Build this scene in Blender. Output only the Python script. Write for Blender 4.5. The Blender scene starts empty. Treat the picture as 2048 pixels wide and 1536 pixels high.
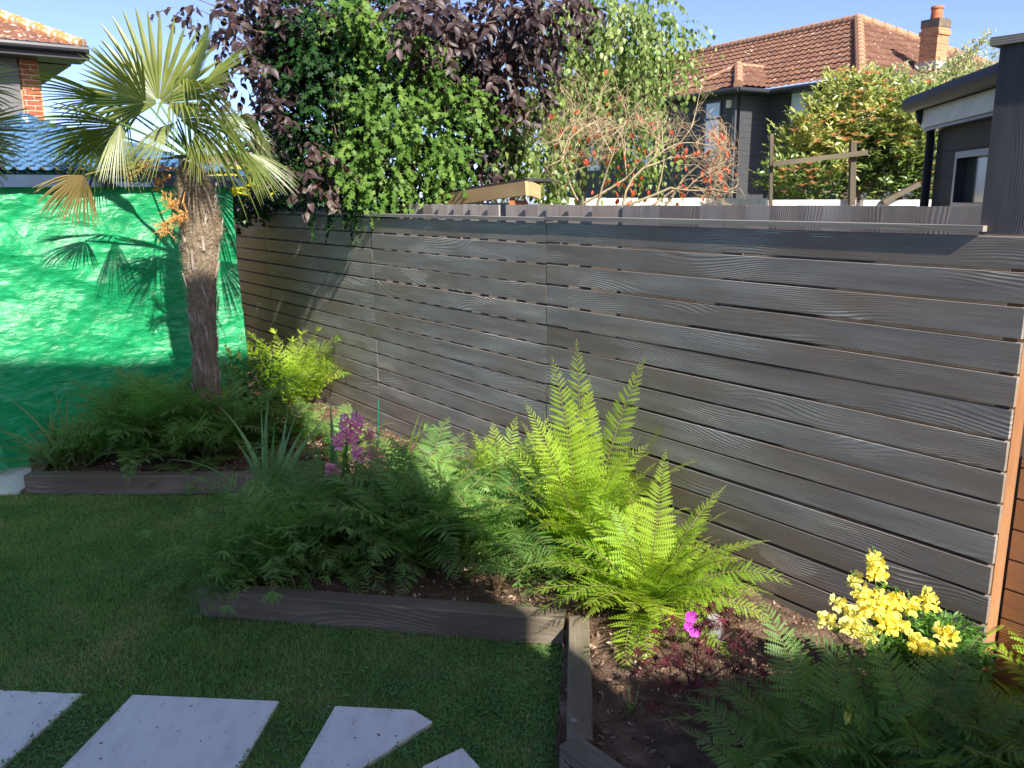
import bpy, math, random
import numpy as np
from mathutils import Matrix, Vector

# ------------------------------------------------------------------ camera, light, world
rad = math.radians
F_PX, PITCH, ROLL, CAM_H = 1657.0, rad(12.8), rad(-0.55), 1.95
_f = np.array([0, math.cos(PITCH), -math.sin(PITCH)])
_r0 = np.array([1.0, 0, 0]); _u0 = np.cross(_r0, _f)
_r = _r0*math.cos(ROLL) + _u0*math.sin(ROLL)
_u = -_r0*math.sin(ROLL) + _u0*math.cos(ROLL)
CAM = np.array([0, 0, CAM_H])
scene = bpy.context.scene
cd = bpy.data.cameras.new('camera'); cam = bpy.data.objects.new('camera', cd)
scene.collection.objects.link(cam); scene.camera = cam
cd.sensor_width = 36.0; cd.lens = 36.0*F_PX/2048.0; cd.clip_end = 500; cd.clip_start = 0.05
M = Matrix.Identity(4)
for i in range(3):
    M[i][0] = _r[i]; M[i][1] = _u[i]; M[i][2] = -_f[i]; M[i][3] = CAM[i]
cam.matrix_world = M

SUN_EL, SUN_AZ = rad(38), rad(148.5)          # azimuth clockwise from +Y
SUN = np.array([math.sin(SUN_AZ)*math.cos(SUN_EL), math.cos(SUN_AZ)*math.cos(SUN_EL), math.sin(SUN_EL)])
w = bpy.data.worlds.new('World'); scene.world = w; w.use_nodes = True
nt = w.node_tree; bg = nt.nodes['Background']
sky = nt.nodes.new('ShaderNodeTexSky'); sky.sky_type = 'NISHITA'; sky.sun_disc = False
sky.sun_elevation = SUN_EL; sky.sun_rotation = SUN_AZ; sky.air_density = 0.45; sky.dust_density = 0.8; sky.ozone_density = 3.0
tn = nt.nodes.new('ShaderNodeMix'); tn.data_type = 'RGBA'; tn.blend_type = 'MULTIPLY'; tn.inputs[0].default_value = 1; tn.inputs[7].default_value = (1.0, 0.90, 0.97, 1)
nt.links.new(sky.outputs[0], tn.inputs[6]); nt.links.new(tn.outputs[2], bg.inputs[0]); bg.inputs[1].default_value = 0.15
sl = bpy.data.lights.new('sun', 'SUN'); sl.energy = 5.0; sl.angle = rad(0.53); sl.color = (1.0, 0.93, 0.82)
so = bpy.data.objects.new('sun', sl); scene.collection.objects.link(so)
so.rotation_euler = Vector(tuple(-SUN)).to_track_quat('-Z', 'Y').to_euler()
so.location = (5, -8, 12)
vs = scene.view_settings; vs.view_transform = 'Standard'; vs.look = 'None'; vs.gamma = 1; vs.exposure = 1.15
vs.use_curve_mapping = False
scene.cycles.use_denoising = True
scene.cycles.max_bounces = 8; scene.cycles.transparent_max_bounces = 12

COL = scene.collection
rng = np.random.default_rng(7)
PI = math.pi

def ray(x, y): return _f + _r*(x-1024)/F_PX - _u*(y-768)/F_PX
def at(x, y, Y):
    d = ray(x, y); return CAM + d*Y/d[1]
def onz(x, y, z=0.0):
    d = ray(x, y); return CAM + d*(z-CAM_H)/d[2]
def V3(*a): return np.array(a, float)
def nrm(v):
    v = np.asarray(v, float); return v/(np.linalg.norm(v, axis=-1, keepdims=True)+1e-12)

# ------------------------------------------------------------------ mesh builder
class MB:
    def __init__(s): s.v = []; s.f = []; s.uv = []; s.r = []; s.n = 0; s.m = []
    def add(s, v, f, uv=None, r=None, mi=0):
        v = np.asarray(v, float).reshape(-1, 3)
        if not isinstance(f, list): f = [f]
        for g in f:
            g = np.atleast_2d(np.asarray(g, int))
            if len(g): s.f.append(g+s.n); s.m.append(np.full(len(g), mi))
        s.v.append(v); s.n += len(v)
        s.uv.append(np.zeros((len(v), 2)) if uv is None else np.asarray(uv, float).reshape(-1, 2))
        s.r.append(np.full(len(v), rng.random()) if r is None else (np.full(len(v), r) if np.isscalar(r) else np.asarray(r, float)))
        return s
    def inst(s, tv, tf, R, O, sc=1.0, uv=None, r=None):
        """many copies of template (tv, tf); R (N,3,3) columns = axes, O (N,3)"""
        N = len(O)
        if N == 0: return s
        sc = np.broadcast_to(np.asarray(sc, float).reshape(-1, 1, 1) if not np.isscalar(sc) else np.array(sc), (N, 1, 1))
        tv = np.asarray(tv, float); k = len(tv)
        P = np.einsum('nij,kj->nki', R, tv)*sc + O[:, None, :]
        fs = [(np.asarray(g)[None]+(np.arange(N)*k)[:, None, None]).reshape(-1, np.asarray(g).shape[1]) for g in (tf if isinstance(tf, list) else [tf]) if len(g)]
        rr = np.repeat(rng.random(N) if r is None else np.broadcast_to(r, (N,)), k)
        uu = np.tile(tv[:, :2] if uv is None else np.asarray(uv), (N, 1))
        return s.add(P.reshape(-1, 3), fs, uu, rr)
    def box(s, c, size, ax=None, r=None, uvoff=None):
        """box centred at c, axes ax (rows), uv in metres along first/second face axis"""
        ax = np.eye(3) if ax is None else np.asarray(ax, float); h = np.asarray(size, float)/2
        off = rng.random(2)*20 if uvoff is None else uvoff; rv = rng.random() if r is None else r
        for a in range(3):
            b, d = [(1, 2), (0, 2), (0, 1)][a]
            for sg in (-1, 1):
                q = [(-1, -1), (1, -1), (1, 1), (-1, 1)]
                if (sg < 0) ^ (a == 1): q = q[::-1]
                vv = [np.asarray(c)+ax[a]*sg*h[a]+ax[b]*u*h[b]+ax[d]*v*h[d] for u, v in q]
                if h[b] >= h[d]: uv = [(u*h[b]+off[0], v*h[d]+off[1]) for u, v in q]
                else: uv = [(v*h[d]+off[0], u*h[b]+off[1]) for u, v in q]
                s.add(vv, [[0, 1, 2, 3]], uv, rv)
        return s
    def bar(s, p, q, wd, ht, up=(0, 0, 1), r=None):
        p, q = np.asarray(p, float), np.asarray(q, float); a = nrm(q-p)
        b = nrm(np.cross(up, a)); c = np.cross(a, b)
        return s.box((p+q)/2, (np.linalg.norm(q-p), wd, ht), np.array([a, b, c]), r)
    def tube(s, pts, rads, n=8, cap=True, r=None):
        pts = np.asarray(pts, float); m = len(pts); rads = np.broadcast_to(rads, (m,))
        T = nrm(np.gradient(pts, axis=0)); ref = V3(0, 0, 1) if abs(T[0][2]) < .9 else V3(1, 0, 0)
        B = nrm(np.cross(T, ref)); Nn = np.cross(B, T)
        a = np.linspace(0, 2*PI, n, endpoint=False)
        P = pts[:, None]+rads[:, None, None]*(np.cos(a)[None, :, None]*B[:, None]+np.sin(a)[None, :, None]*Nn[:, None])
        i = np.arange(m-1)[:, None]*n; j = np.arange(n)[None]; j2 = (j+1) % n
        f = np.stack([i+j, i+j2, i+n+j2, i+n+j], -1).reshape(-1, 4)
        L = np.concatenate([[0], np.cumsum(np.linalg.norm(np.diff(pts, axis=0), axis=1))])
        uv = np.stack([np.repeat(L, n), np.tile(a*rads.max(), m)], -1)
        fs = [f]
        if cap and n > 3:
            fs.append(np.array([list(range(n))[::-1]])); fs.append(np.array([[(m-1)*n+k for k in range(n)]]))
        return s.add(P.reshape(-1, 3), fs, uv, r)
    def grid(s, P, uv=None, r=None, keep=None):
        """P (a,b,3)"""
        a, b = P.shape[:2]; i = np.arange(a-1)[:, None]*b; j = np.arange(b-1)[None]
        f = np.stack([i+j, i+j+1, i+b+j+1, i+b+j], -1)
        if keep is not None: f = f[keep]
        f = f.reshape(-1, 4)
        return s.add(P.reshape(-1, 3), [f], None if uv is None else uv.reshape(-1, 2), r)
    def build(s, name, m, parent=None, smooth=False):
        me = bpy.data.meshes.new(name)
        V = np.concatenate(s.v) if s.v else np.zeros((0, 3))
        loops = np.concatenate([g.ravel() for g in s.f]); tot = np.concatenate([np.full(len(g), g.shape[1]) for g in s.f])
        me.vertices.add(len(V)); me.vertices.foreach_set('co', V.ravel().astype('f4'))
        me.loops.add(len(loops)); me.loops.foreach_set('vertex_index', loops.astype('i4'))
        me.polygons.add(len(tot)); me.polygons.foreach_set('loop_start', np.concatenate([[0], np.cumsum(tot)[:-1]]).astype('i4'))
        me.polygons.foreach_set('loop_total', tot.astype('i4'))
        me.update(calc_edges=True)
        ul = me.uv_layers.new(name='UVMap'); UV = np.concatenate(s.uv)
        ul.data.foreach_set('uv', UV[loops].ravel().astype('f4'))
        at_ = me.attributes.new('rnd', 'FLOAT', 'POINT'); at_.data.foreach_set('value', np.concatenate(s.r).astype('f4'))
        me.polygons.foreach_set('use_smooth', np.full(len(tot), bool(smooth)))
        for mm in (m if isinstance(m, (list, tuple)) else [m]): me.materials.append(mm)
        me.polygons.foreach_set('material_index', np.concatenate(s.m).astype('i4'))
        me.validate()
        o = bpy.data.objects.new(name, me); COL.objects.link(o)
        if parent is not None:
            o.parent = parent; o.matrix_parent_inverse = Matrix.Translation(-parent.location)
        return o

def thing(name, label, cat, loc, group=None):
    o = bpy.data.objects.new(name, None); COL.objects.link(o); o.location = tuple(float(c) for c in loc); o.empty_display_size = .1
    o['label'] = label; o['category'] = cat
    if group: o['group'] = group
    return o
def tag(o, label, cat, group=None, kind=None):
    o['label'] = label; o['category'] = cat
    if group: o['group'] = group
    if kind: o['kind'] = kind
    return o
def struct(o, label=None):
    o['kind'] = 'structure'
    if label: o['label'] = label
    return o

# ------------------------------------------------------------------ materials
class MT:
    def __init__(s, name):
        s.m = bpy.data.materials.new(name); s.m.use_nodes = True; s.t = s.m.node_tree
        s.b = s.t.nodes['Principled BSDF']; s.out = s.t.nodes['Material Output']
    def n(s, ty, ins=None, **kw):
        nd = s.t.nodes.new(ty)
        for k, v in kw.items(): setattr(nd, k, v)
        for k, v in (ins or {}).items():
            if hasattr(v, 'is_output') or isinstance(v, bpy.types.NodeSocket): s.t.links.new(v, nd.inputs[k])
            else: nd.inputs[k].default_value = v
        return nd
    def lk(s, a, b): s.t.links.new(a, b)
    def uv(s, sx=1, sy=1, sz=1):
        c = s.n('ShaderNodeUVMap'); return s.n('ShaderNodeMapping', {0: c.outputs[0], 3: (sx, sy, sz)}).outputs[0]
    def obj(s, sx=1, sy=1, sz=1):
        c = s.n('ShaderNodeTexCoord'); return s.n('ShaderNodeMapping', {0: c.outputs['Object'], 3: (sx, sy, sz)}).outputs[0]
    def noise(s, vec, sc=5, det=4, rough=.55, dist=0):
        return s.n('ShaderNodeTexNoise', {'Vector': vec, 'Scale': sc, 'Detail': det, 'Roughness': rough, 'Distortion': dist}).outputs[0]
    def ramp(s, fac, stops):
        r = s.n('ShaderNodeValToRGB', {0: fac}); e = r.color_ramp.elements
        while len(e) < len(stops): e.new(.5)
        for el, (p, c) in zip(e, stops):
            el.position = p; el.color = (*c, 1) if not np.isscalar(c) else (c, c, c, 1)
        return r.outputs[0]
    def mix(s, fac, a, b, blend='MIX'):
        nd = s.n('ShaderNodeMix', data_type='RGBA', blend_type=blend)
        for k, v in ((0, fac), (6, a), (7, b)):
            if isinstance(v, bpy.types.NodeSocket): s.lk(v, nd.inputs[k])
            elif k == 0: nd.inputs[0].default_value = v
            else: nd.inputs[k].default_value = (*v, 1)
        return nd.outputs[2]
    def math(s, op, a, b=0.0, clamp=False):
        nd = s.n('ShaderNodeMath', {0: a, 1: b}, operation=op, use_clamp=clamp); return nd.outputs[0]
    def bump(s, h, st=.3, d=.01, prev=None):
        i = {'Height': h, 'Strength': st, 'Distance': d}
        if prev is not None: i['Normal'] = prev
        return s.n('ShaderNodeBump', i).outputs[0]
    def rnd(s): return s.n('ShaderNodeAttribute', attribute_name='rnd').outputs['Fac']
    def done(s, col, rough=.6, spec=.3, normal=None, metal=0):
        if isinstance(col, bpy.types.NodeSocket): s.lk(col, s.b.inputs['Base Color'])
        else: s.b.inputs['Base Color'].default_value = (*col, 1)
        if isinstance(rough, bpy.types.NodeSocket): s.lk(rough, s.b.inputs['Roughness'])
        else: s.b.inputs['Roughness'].default_value = rough
        s.b.inputs['Specular IOR Level'].default_value = spec; s.b.inputs['Metallic'].default_value = metal
        if normal is not None: s.lk(normal, s.b.inputs['Normal'])
        return s.m

def leafmat(name, cols, trans=.35, rough=.45, tcol=None, spec=.35, nsc=3):
    """cols: 3 colours picked by the per-leaf random value; a share of light passes through"""
    m = MT(name); r = m.rnd(); nz = m.noise(m.obj(), nsc, 2)
    fac = m.math('ADD', m.math('MULTIPLY', r, .7), m.math('MULTIPLY', m.math('SUBTRACT', nz, .35), .9), True)
    k = len(cols); c = m.ramp(fac, [(i/(k-1), cc) for i, cc in enumerate(cols)])
    m.done(c, rough, spec)
    tc = m.mix(1.0, c, tcol or (1.6, 1.7, .9), 'MULTIPLY')
    tb = m.n('ShaderNodeBsdfTranslucent', {0: tc}); mx = m.n('ShaderNodeMixShader', {0: trans, 1: m.b.outputs[0], 2: tb.outputs[0]})
    m.lk(mx.outputs[0], m.out.inputs[0]); return m.m

def woodmat(name, c1, c2, c3=None, ring=27.0, bstr=.6, rough=.75, spec=.25, fine=420, lines=None, moss=None, contrast=1.0):
    """timber: uv u along the grain (m), v across; growth rings, fibre, blotches, sparse knots"""
    m = MT(name)
    wv = m.n('ShaderNodeTexWave', {'Vector': m.uv(.32, 1.0), 'Scale': ring, 'Distortion': 95.0, 'Detail': 1.0, 'Detail Scale': .11, 'Detail Roughness': .35}, wave_type='BANDS', bands_direction='Y', wave_profile='SIN').outputs['Fac']
    fib = m.noise(m.uv(4, fine), 1.0, 4, .65); blot = m.noise(m.uv(.8, 2.6), 1.3, 5, .6); big = m.noise(m.uv(1.6, 14), 1.0, 3, .5)
    wv = m.math('MULTIPLY', wv, m.ramp(m.noise(m.uv(1.3, 6), 1.0, 2, .5), [(.47, .0), (.64, 1)]))
    f = m.math('ADD', m.math('MULTIPLY', wv, .20), m.math('MULTIPLY', fib, .45)); f = m.math('ADD', f, m.math('MULTIPLY', big, .33))
    c = m.ramp(f, [(.32, c1), (.66, c2)])
    c = m.mix(m.ramp(blot, [(.42, 0), (.72, .85)]), c, c3 or c1)
    c = m.mix(m.math('MULTIPLY', m.rnd(), .75), c, m.mix(1.0, c, (.55, .52, .50), 'MULTIPLY'))
    kd = m.n('ShaderNodeTexVoronoi', {'Vector': m.uv(.75, 2.1), 'Scale': 1.0, 'Randomness': 1.0}).outputs['Distance']
    c = m.mix(m.ramp(kd, [(.0, 1), (.022, .9), (.045, 0)]), c, tuple(x*.25 for x in c1))
    if lines:
        pk = m.ramp(wv, [(.86, 0), (.97, 1)]); pk = m.mix(1.0, pk, m.ramp(blot, [(.50, 0), (.58, 1)]), 'MULTIPLY')
        c = m.mix(m.math('MULTIPLY', pk, lines), c, tuple(min(1, x*1.7) for x in c2))
    if moss:
        mo = m.noise(m.uv(2, 8), 1.5, 4, .6); c = m.mix(m.math('MULTIPLY', m.ramp(mo, [(.5, 0), (.7, 1)]), .5), c, moss)
    h = m.math('ADD', m.math('MULTIPLY', wv, .55), m.math('MULTIPLY', fib, .5))
    return m.done(c, rough, spec, m.bump(h, bstr, .0016))

def plain(name, c1, c2=None, rough=.5, spec=.4, sc=8, bump=0, metal=0, bsc=60):
    m = MT(name); nz = m.noise(m.obj(), sc, 5, .6); c2 = c2 or tuple(x*.8 for x in c1)
    c = m.ramp(nz, [(.35, c1), (.65, c2)])
    nn = m.bump(m.noise(m.obj(), bsc, 4), bump, .005) if bump else None
    return m.done(c, rough, spec, nn, metal)

def brickmat(name, c1, c2, mortar=(.42, .36, .28)):
    m = MT(name); sx = m.n('ShaderNodeSeparateXYZ', {0: m.obj()}); cu = m.math('ADD', m.math('MULTIPLY', sx.outputs[0], .19), m.math('MULTIPLY', sx.outputs[1], 1.4)); cv = m.n('ShaderNodeCombineXYZ', {0: cu, 1: sx.outputs[2]}).outputs[0]
    b = m.n('ShaderNodeTexBrick', {'Vector': cv, 'Color1': (*c1, 1), 'Color2': (*c2, 1), 'Mortar': (*mortar, 1), 'Scale': 1.0, 'Mortar Size': .006, 'Mortar Smooth': .2, 'Brick Width': .225, 'Row Height': .075, 'Bias': -.1})
    nz = m.noise(m.obj(), 14, 5); c = m.mix(.35, b.outputs[0], m.ramp(nz, [(.3, (.3, .2, .13)), (.7, (.75, .6, .42))]), 'OVERLAY')
    return m.done(c, .85, .2, m.bump(m.math('SUBTRACT', m.math('MULTIPLY', nz, .3), b.outputs[1]), .6, .008))

def tilemat(name, c1, c2, lich=.62, roll=.2, course=.32):
    m = MT(name); cell = m.n('ShaderNodeVectorMath', {0: m.uv(1/roll, 1/course)}, operation='FLOOR').outputs[0]
    wn = m.n('ShaderNodeTexWhiteNoise', {0: cell}, noise_dimensions='3D').outputs[0]
    c = m.mix(wn, c1, c2); l1 = m.noise(m.uv(), 9, 5, .65); l2 = m.noise(m.uv(1.1, 1.1), 5, 4, .6)
    c = m.mix(m.ramp(l2, [(.4, 0), (.8, .6)]), c, tuple(x*.55 for x in c1))
    c = m.mix(m.ramp(l1, [(lich, 0), (lich+.05, 1)]), c, (.62, .52, .42))
    l3 = m.noise(m.uv(.9, .9), 7, 4, .6); c = m.mix(m.ramp(l3, [(lich+.03, 0), (lich+.07, 1)]), c, (.5, .22, .06))
    return m.done(c, .85, .15, m.bump(l1, .3, .01))

def vnoise(x, y, seed=0):
    x = np.asarray(x, float); y = np.asarray(y, float)
    g = np.random.default_rng(seed).random((256, 256))
    xi = np.floor(x).astype(int); yi = np.floor(y).astype(int); fx = x-xi; fy = y-yi
    fx = fx*fx*(3-2*fx); fy = fy*fy*(3-2*fy)
    a = g[xi % 256, yi % 256]; b = g[(xi+1) % 256, yi % 256]; c = g[xi % 256, (yi+1) % 256]; d = g[(xi+1) % 256, (yi+1) % 256]
    return (a*(1-fx)+b*fx)*(1-fy)+(c*(1-fx)+d*fx)*fy
def fbm(x, y, seed=0, o=4, gain=.5):
    s = 0; a = 1; t = 0
    for k in range(o):
        s = s+a*vnoise(np.asarray(x)*2**k+7.3*k, np.asarray(y)*2**k+3.1*k, seed+k); t += a; a *= gain
    return s/t-.5

# ------------------------------------------------------------------ the fence frame: O at its near end, D runs away along it, NG points into the garden
O = V3(1.758, 2.814, 0); D = V3(-.605, .796, 0); NG = V3(-.796, -.605, 0); UP = V3(0, 0, 1)
FAX = np.array([D, NG, UP])
def fp(a, o=0.0, z=0.0): return O+D*a+NG*o+UP*z

m_slat = woodmat('weathered_slat', (.22, .20, .185), (.57, .54, .50), (.26, .19, .13), bstr=.8, rough=.52, spec=.4, lines=.8)
m_cap = woodmat('weathered_rail', (.36, .34, .31), (.60, .57, .52), (.3, .27, .24), rough=.6)
m_cedar = woodmat('fresh_cedar', (.42, .21, .10), (.66, .38, .20), (.30, .14, .07), bstr=.4, rough=.65)
m_grey_pale = woodmat('grey_pale', (.36, .32, .28), (.62, .56, .49), (.28, .24, .2))
m_char = woodmat('charred_timber', (.075, .07, .075), (.18, .172, .185), (.06, .056, .06), bstr=.7, rough=.65, spec=.3, lines=.5)
m_sleeper = woodmat('sleeper_wood', (.17, .14, .105), (.38, .32, .25), (.13, .10, .07), bstr=.9, fine=260, moss=(.07, .09, .035))
m_newwood = woodmat('new_softwood', (.55, .37, .17), (.72, .55, .32), (.45, .27, .12), bstr=.3)
m_white = plain('white_paint', (.78, .74, .66), (.68, .62, .54), .6)
m_dark = plain('anthracite_coating', (.035, .037, .042), (.028, .03, .034), .35, .5)
m_green_cane = plain('green_plastic', (.02, .16, .10), (.015, .12, .08), .35, .5)

fence = thing('slatted_fence', 'silver grey horizontal slat fence running across the photo behind the ferns, with pale cap rail', 'fence', fp(3))
segs = [(0.0, 2.560), (2.566, 4.690), (4.696, 6.90), (6.906, 9.6)]
for si, (a0, a1) in enumerate(segs):
    sb = MB()
    for k in range(16):
        zt = 1.797-.1195*k+rng.uniform(-.0015, .0015)-(.004 if si else 0); e = 0 if si else rng.uniform(-.002, .004)
        h = .1082+rng.uniform(-.001, .0018); sag = rng.uniform(-.002, .002)
        # board with slightly eased edges and faint cup
        n = 24; A = np.linspace(a0+e, a1, n); prof = [(-.020, -h/2), (-.002, -h/2), (0, -h/2+.002), (0, h/2-.002), (-.002, h/2), (-.020, h/2)]
        P = np.zeros((n, 7, 3)); UV = np.zeros((n, 7, 2)); off = rng.random(2)*30
        bow = .002*fbm(A*1.3, A*0, 11+k+si*20, 2)+rng.uniform(-.001, .001)
        for j in range(7):
            o, zz = prof[j % 6]
            P[:, j] = O+D*A[:, None]+NG*(o+bow)[:, None]+UP*(zt-h/2+zz+sag*np.sin((A-a0)/(a1-a0)*PI))[:, None]
            UV[:, j] = np.stack([A+off[0], np.full(n, zz+off[1])], -1)
        rv = rng.uniform(.35, 1) if si == 0 else rng.uniform(0, .35); sb.grid(P, UV, rv)  # random board tone; farther panels paler, the sunlight on them put into it
        for A0, s in ((a0+e, 0), (a1, -1)): sb.add(P[s, :6], [[0, 1, 2, 3, 4, 5]] if s else [[5, 4, 3, 2, 1, 0]], UV[s, :6], rv)
    sb.build('slat_panel', m_slat, fence)
for a0, a1, z in ((.165, 2.57, 1.822), (2.574, 9.6, 1.815)):
    b = MB(); b.box(fp((a0+a1)/2, -.026, z), (a1-a0, .072, .021), FAX); b.build('cap_rail', m_cap, fence)
for a in (1.28, 2.563, 3.6, 4.693, 5.8, 6.903, 8.2, 9.5):
    b = MB(); b.box(fp(a, -.055, .88), (.065, .066, 1.76), FAX); b.build('fence_post', m_slat, fence)
b = MB(); b.box(fp(.034, -.065, .9), (.068, .088, 1.78), FAX); b.build('end_post', m_cedar, fence)
fence['label'] = 'silver grey horizontal slat fence running across the photo behind the ferns, with pale cap rail'

f2 = thing('slatted_fence', 'warm brown horizontal slat fence set back beyond the orange end post at right edge', 'fence', fp(-1.2, -.12))
b = MB()
for k in range(16):
    b.box(fp(-1.6, -.121, 1.797-.1195*k-.055), (3.18, .02, .1105), FAX)
b.build('slat_panel', m_cedar, f2)
for a in (-1.0, -2.2):
    b = MB(); b.box(fp(a, -.168, .88), (.07, .07, 1.76), FAX); b.build('fence_post', m_cedar, f2)

tp = thing('timber_post', 'thick charred dark timber post with a flat cap above the right end of the fence', 'post', fp(.02, -.1, 1.8))
b = MB(); b.box(fp(-.02, -.10, 2.115), (.42, .155, .625), FAX[[0, 1, 2]]); b.uv = [np.stack([u[:, 1], u[:, 0]], -1) if False else u for u in b.uv]
b.build('post_shaft', m_char, tp)
b = MB(); b.box(fp(-.02, -.10, 2.442), (.47, .205, .028), FAX); b.build('post_cap', m_cap, tp)

# neighbour's close-board fence just behind
nf = thing('close_board_fence', "grey vertical close-board fence showing just above and behind the slatted fence", 'fence', fp(3, -.28))
b = MB(); x = .075; i = 0
while x < 9.5:
    wv = .105 if x > 2.2 else .14
    if not (3.27 < x < 3.42):
        o = -.30+(.012*(i % 2) if x > 2.2 else 0); zt = 1.893+rng.uniform(-.003, .003)-(.02 if x > 5.2 else 0)
        ax2 = np.array([nrm(D+NG*.12), nrm(NG-D*.12), UP]) if x > 2.2 else FAX
        b.box(fp(x, o, zt/2), (wv*(1.08 if x > 2.2 else .999), .014, zt), ax2)
    x += wv; i += 1
b.build('pale_boards', m_grey_pale, nf)
b = MB()
for z in (.4, 1.0, 1.6): b.box(fp(4.9, -.345, z), (9.2, .04, .08), FAX)
b.build('arris_rail', m_grey_pale, nf)

# ------------------------------------------------------------------ ground
m = MT('lawn_soil'); nz = m.noise(m.obj(), 3, 5, .6); n2 = m.noise(m.obj(), 55, 4, .6)
c = m.ramp(m.math('ADD', m.math('MULTIPLY', nz, .6), m.math('MULTIPLY', n2, .4)), [(.35, (.06, .10, .03)), (.55, (.10, .15, .05)), (.72, (.17, .15, .08))])
m_lawn = m.done(c, .9, .1, m.bump(n2, .8, .02))
b = MB(); xs = np.linspace(-60, 60, 3); b.add([(-90, -60, 0), (90, -60, 0), (90, 160, 0), (-90, 160, 0)], [[0, 1, 2, 3]])
struct(b.build('ground', m_lawn), 'lawn and ground of the gardens')

m = MT('soil'); nz = m.noise(m.obj(), 9, 6, .65); n2 = m.noise(m.obj(), 70, 4, .6)
c = m.ramp(nz, [(.3, (.07, .045, .03)), (.55, (.16, .105, .075)), (.75, (.30, .21, .15))])
m_soil = m.done(c, .95, .1, m.bump(n2, 1, .02))
PA0, PA1 = onz(52, 990)[:2], V3(-1.22, 5.27); PB0, PB1 = onz(404, 1235)[:2], V3(.27, 3.31)
def inpoly(x, y, P):
    x = np.asarray(x); y = np.asarray(y); r = np.zeros(x.shape, bool); n = len(P)
    for i in range(n):
        x0, y0 = P[i][:2]; x1, y1 = P[(i+1) % n][:2]
        c = ((y0 > y) != (y1 > y)) & (x < (x1-x0)*(y-y0)/((y1-y0) if y1 != y0 else 1e-9)+x0); r ^= c
    return r
fe = fp(9.4, -.0); BED = [PA0+[.03, .05], PA1+[.03, .05], (-1.40, 3.66), (.23, 3.38), (.14, 2.50), (.2, 2.36), (.62, 1.9), (1.0, 1.2), (3.2, 1.0), fp(-1.2, -.09)[:2], fp(-.01, -.09)[:2], fp(0, -.01)[:2], fe[:2], (-5, 8.6), (-3.9, 6.4)]
N = 330; X, Y = np.meshgrid(np.linspace(-4.6, 3.6, N*2), np.linspace(.9, 9.8, N*2), indexing='ij')
Z = .095+.035*fbm(X*1.5, Y*1.5, 3, 4)+.045*fbm(X*11, Y*11, 5, 4)
cx, cy = (X[:-1, :-1]+X[1:, 1:])/2, (Y[:-1, :-1]+Y[1:, 1:])/2
b = MB(); b.grid(np.stack([X, Y, Z], -1), np.stack([X, Y], -1), .5, keep=inpoly(cx, cy, BED))
struct(b.build('soil_bed', m_soil, smooth=True), 'dark soil of the planted border')
def soilz(x, y): return .095+.035*fbm(x*1.5, y*1.5, 3, 4)+.045*fbm(x*11, y*11, 5, 4)
# bark chips and crumbs
def rot_rand(n, g=rng):
    q = g.normal(size=(n, 4)); q /= np.linalg.norm(q, axis=1, keepdims=True); a, b_, c_, d_ = q.T
    return np.stack([np.stack([1-2*(c_*c_+d_*d_), 2*(b_*c_-d_*a), 2*(b_*d_+c_*a)], -1), np.stack([2*(b_*c_+d_*a), 1-2*(b_*b_+d_*d_), 2*(c_*d_-b_*a)], -1), np.stack([2*(b_*d_-c_*a), 2*(c_*d_+b_*a), 1-2*(b_*b_+c_*c_)], -1)], 1)
def rot_frame(a, b_):  # columns: a = x axis, b = approx z normal
    a = nrm(a); y = nrm(np.cross(b_, a)); z = np.cross(a, y); return np.stack([a, y, z], -1)
px = rng.uniform(-3.6, 2.4, 26000); py = rng.uniform(1.8, 7.5, 26000); k = inpoly(px, py, BED); px, py = px[k], py[k]
cv = np.array([(-1, -.5, 0), (.2, -.6, .12), (1, -.1, 0), (.7, .55, .1), (-.6, .5, .15), (0, 0, -.35)]); cf = [np.array([(0, 1, 4), (1, 2, 3), (1, 3, 4), (0, 5, 1), (1, 5, 2), (2, 5, 3), (3, 5, 4), (4, 5, 0)])]
b = MB(); n = len(px); b.inst(cv*[1, .7, .6], cf, rot_rand(n), np.stack([px, py, soilz(px, py)+.004], -1), rng.uniform(.004, .013, n)*(1+rng.random(n)**6*1.2))
m = MT('bark_chip'); c = m.ramp(m.rnd(), [(0, (.07, .045, .03)), (.6, (.25, .16, .11)), (.9, (.45, .31, .22)), (1, (.6, .5, .4))]); m_chip = m.done(c, .9, .15)
tag(b.build('bark_mulch', m_chip), 'crumbly bark and soil crumbs scattered over the bed', 'mulch', kind='stuff')

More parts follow.
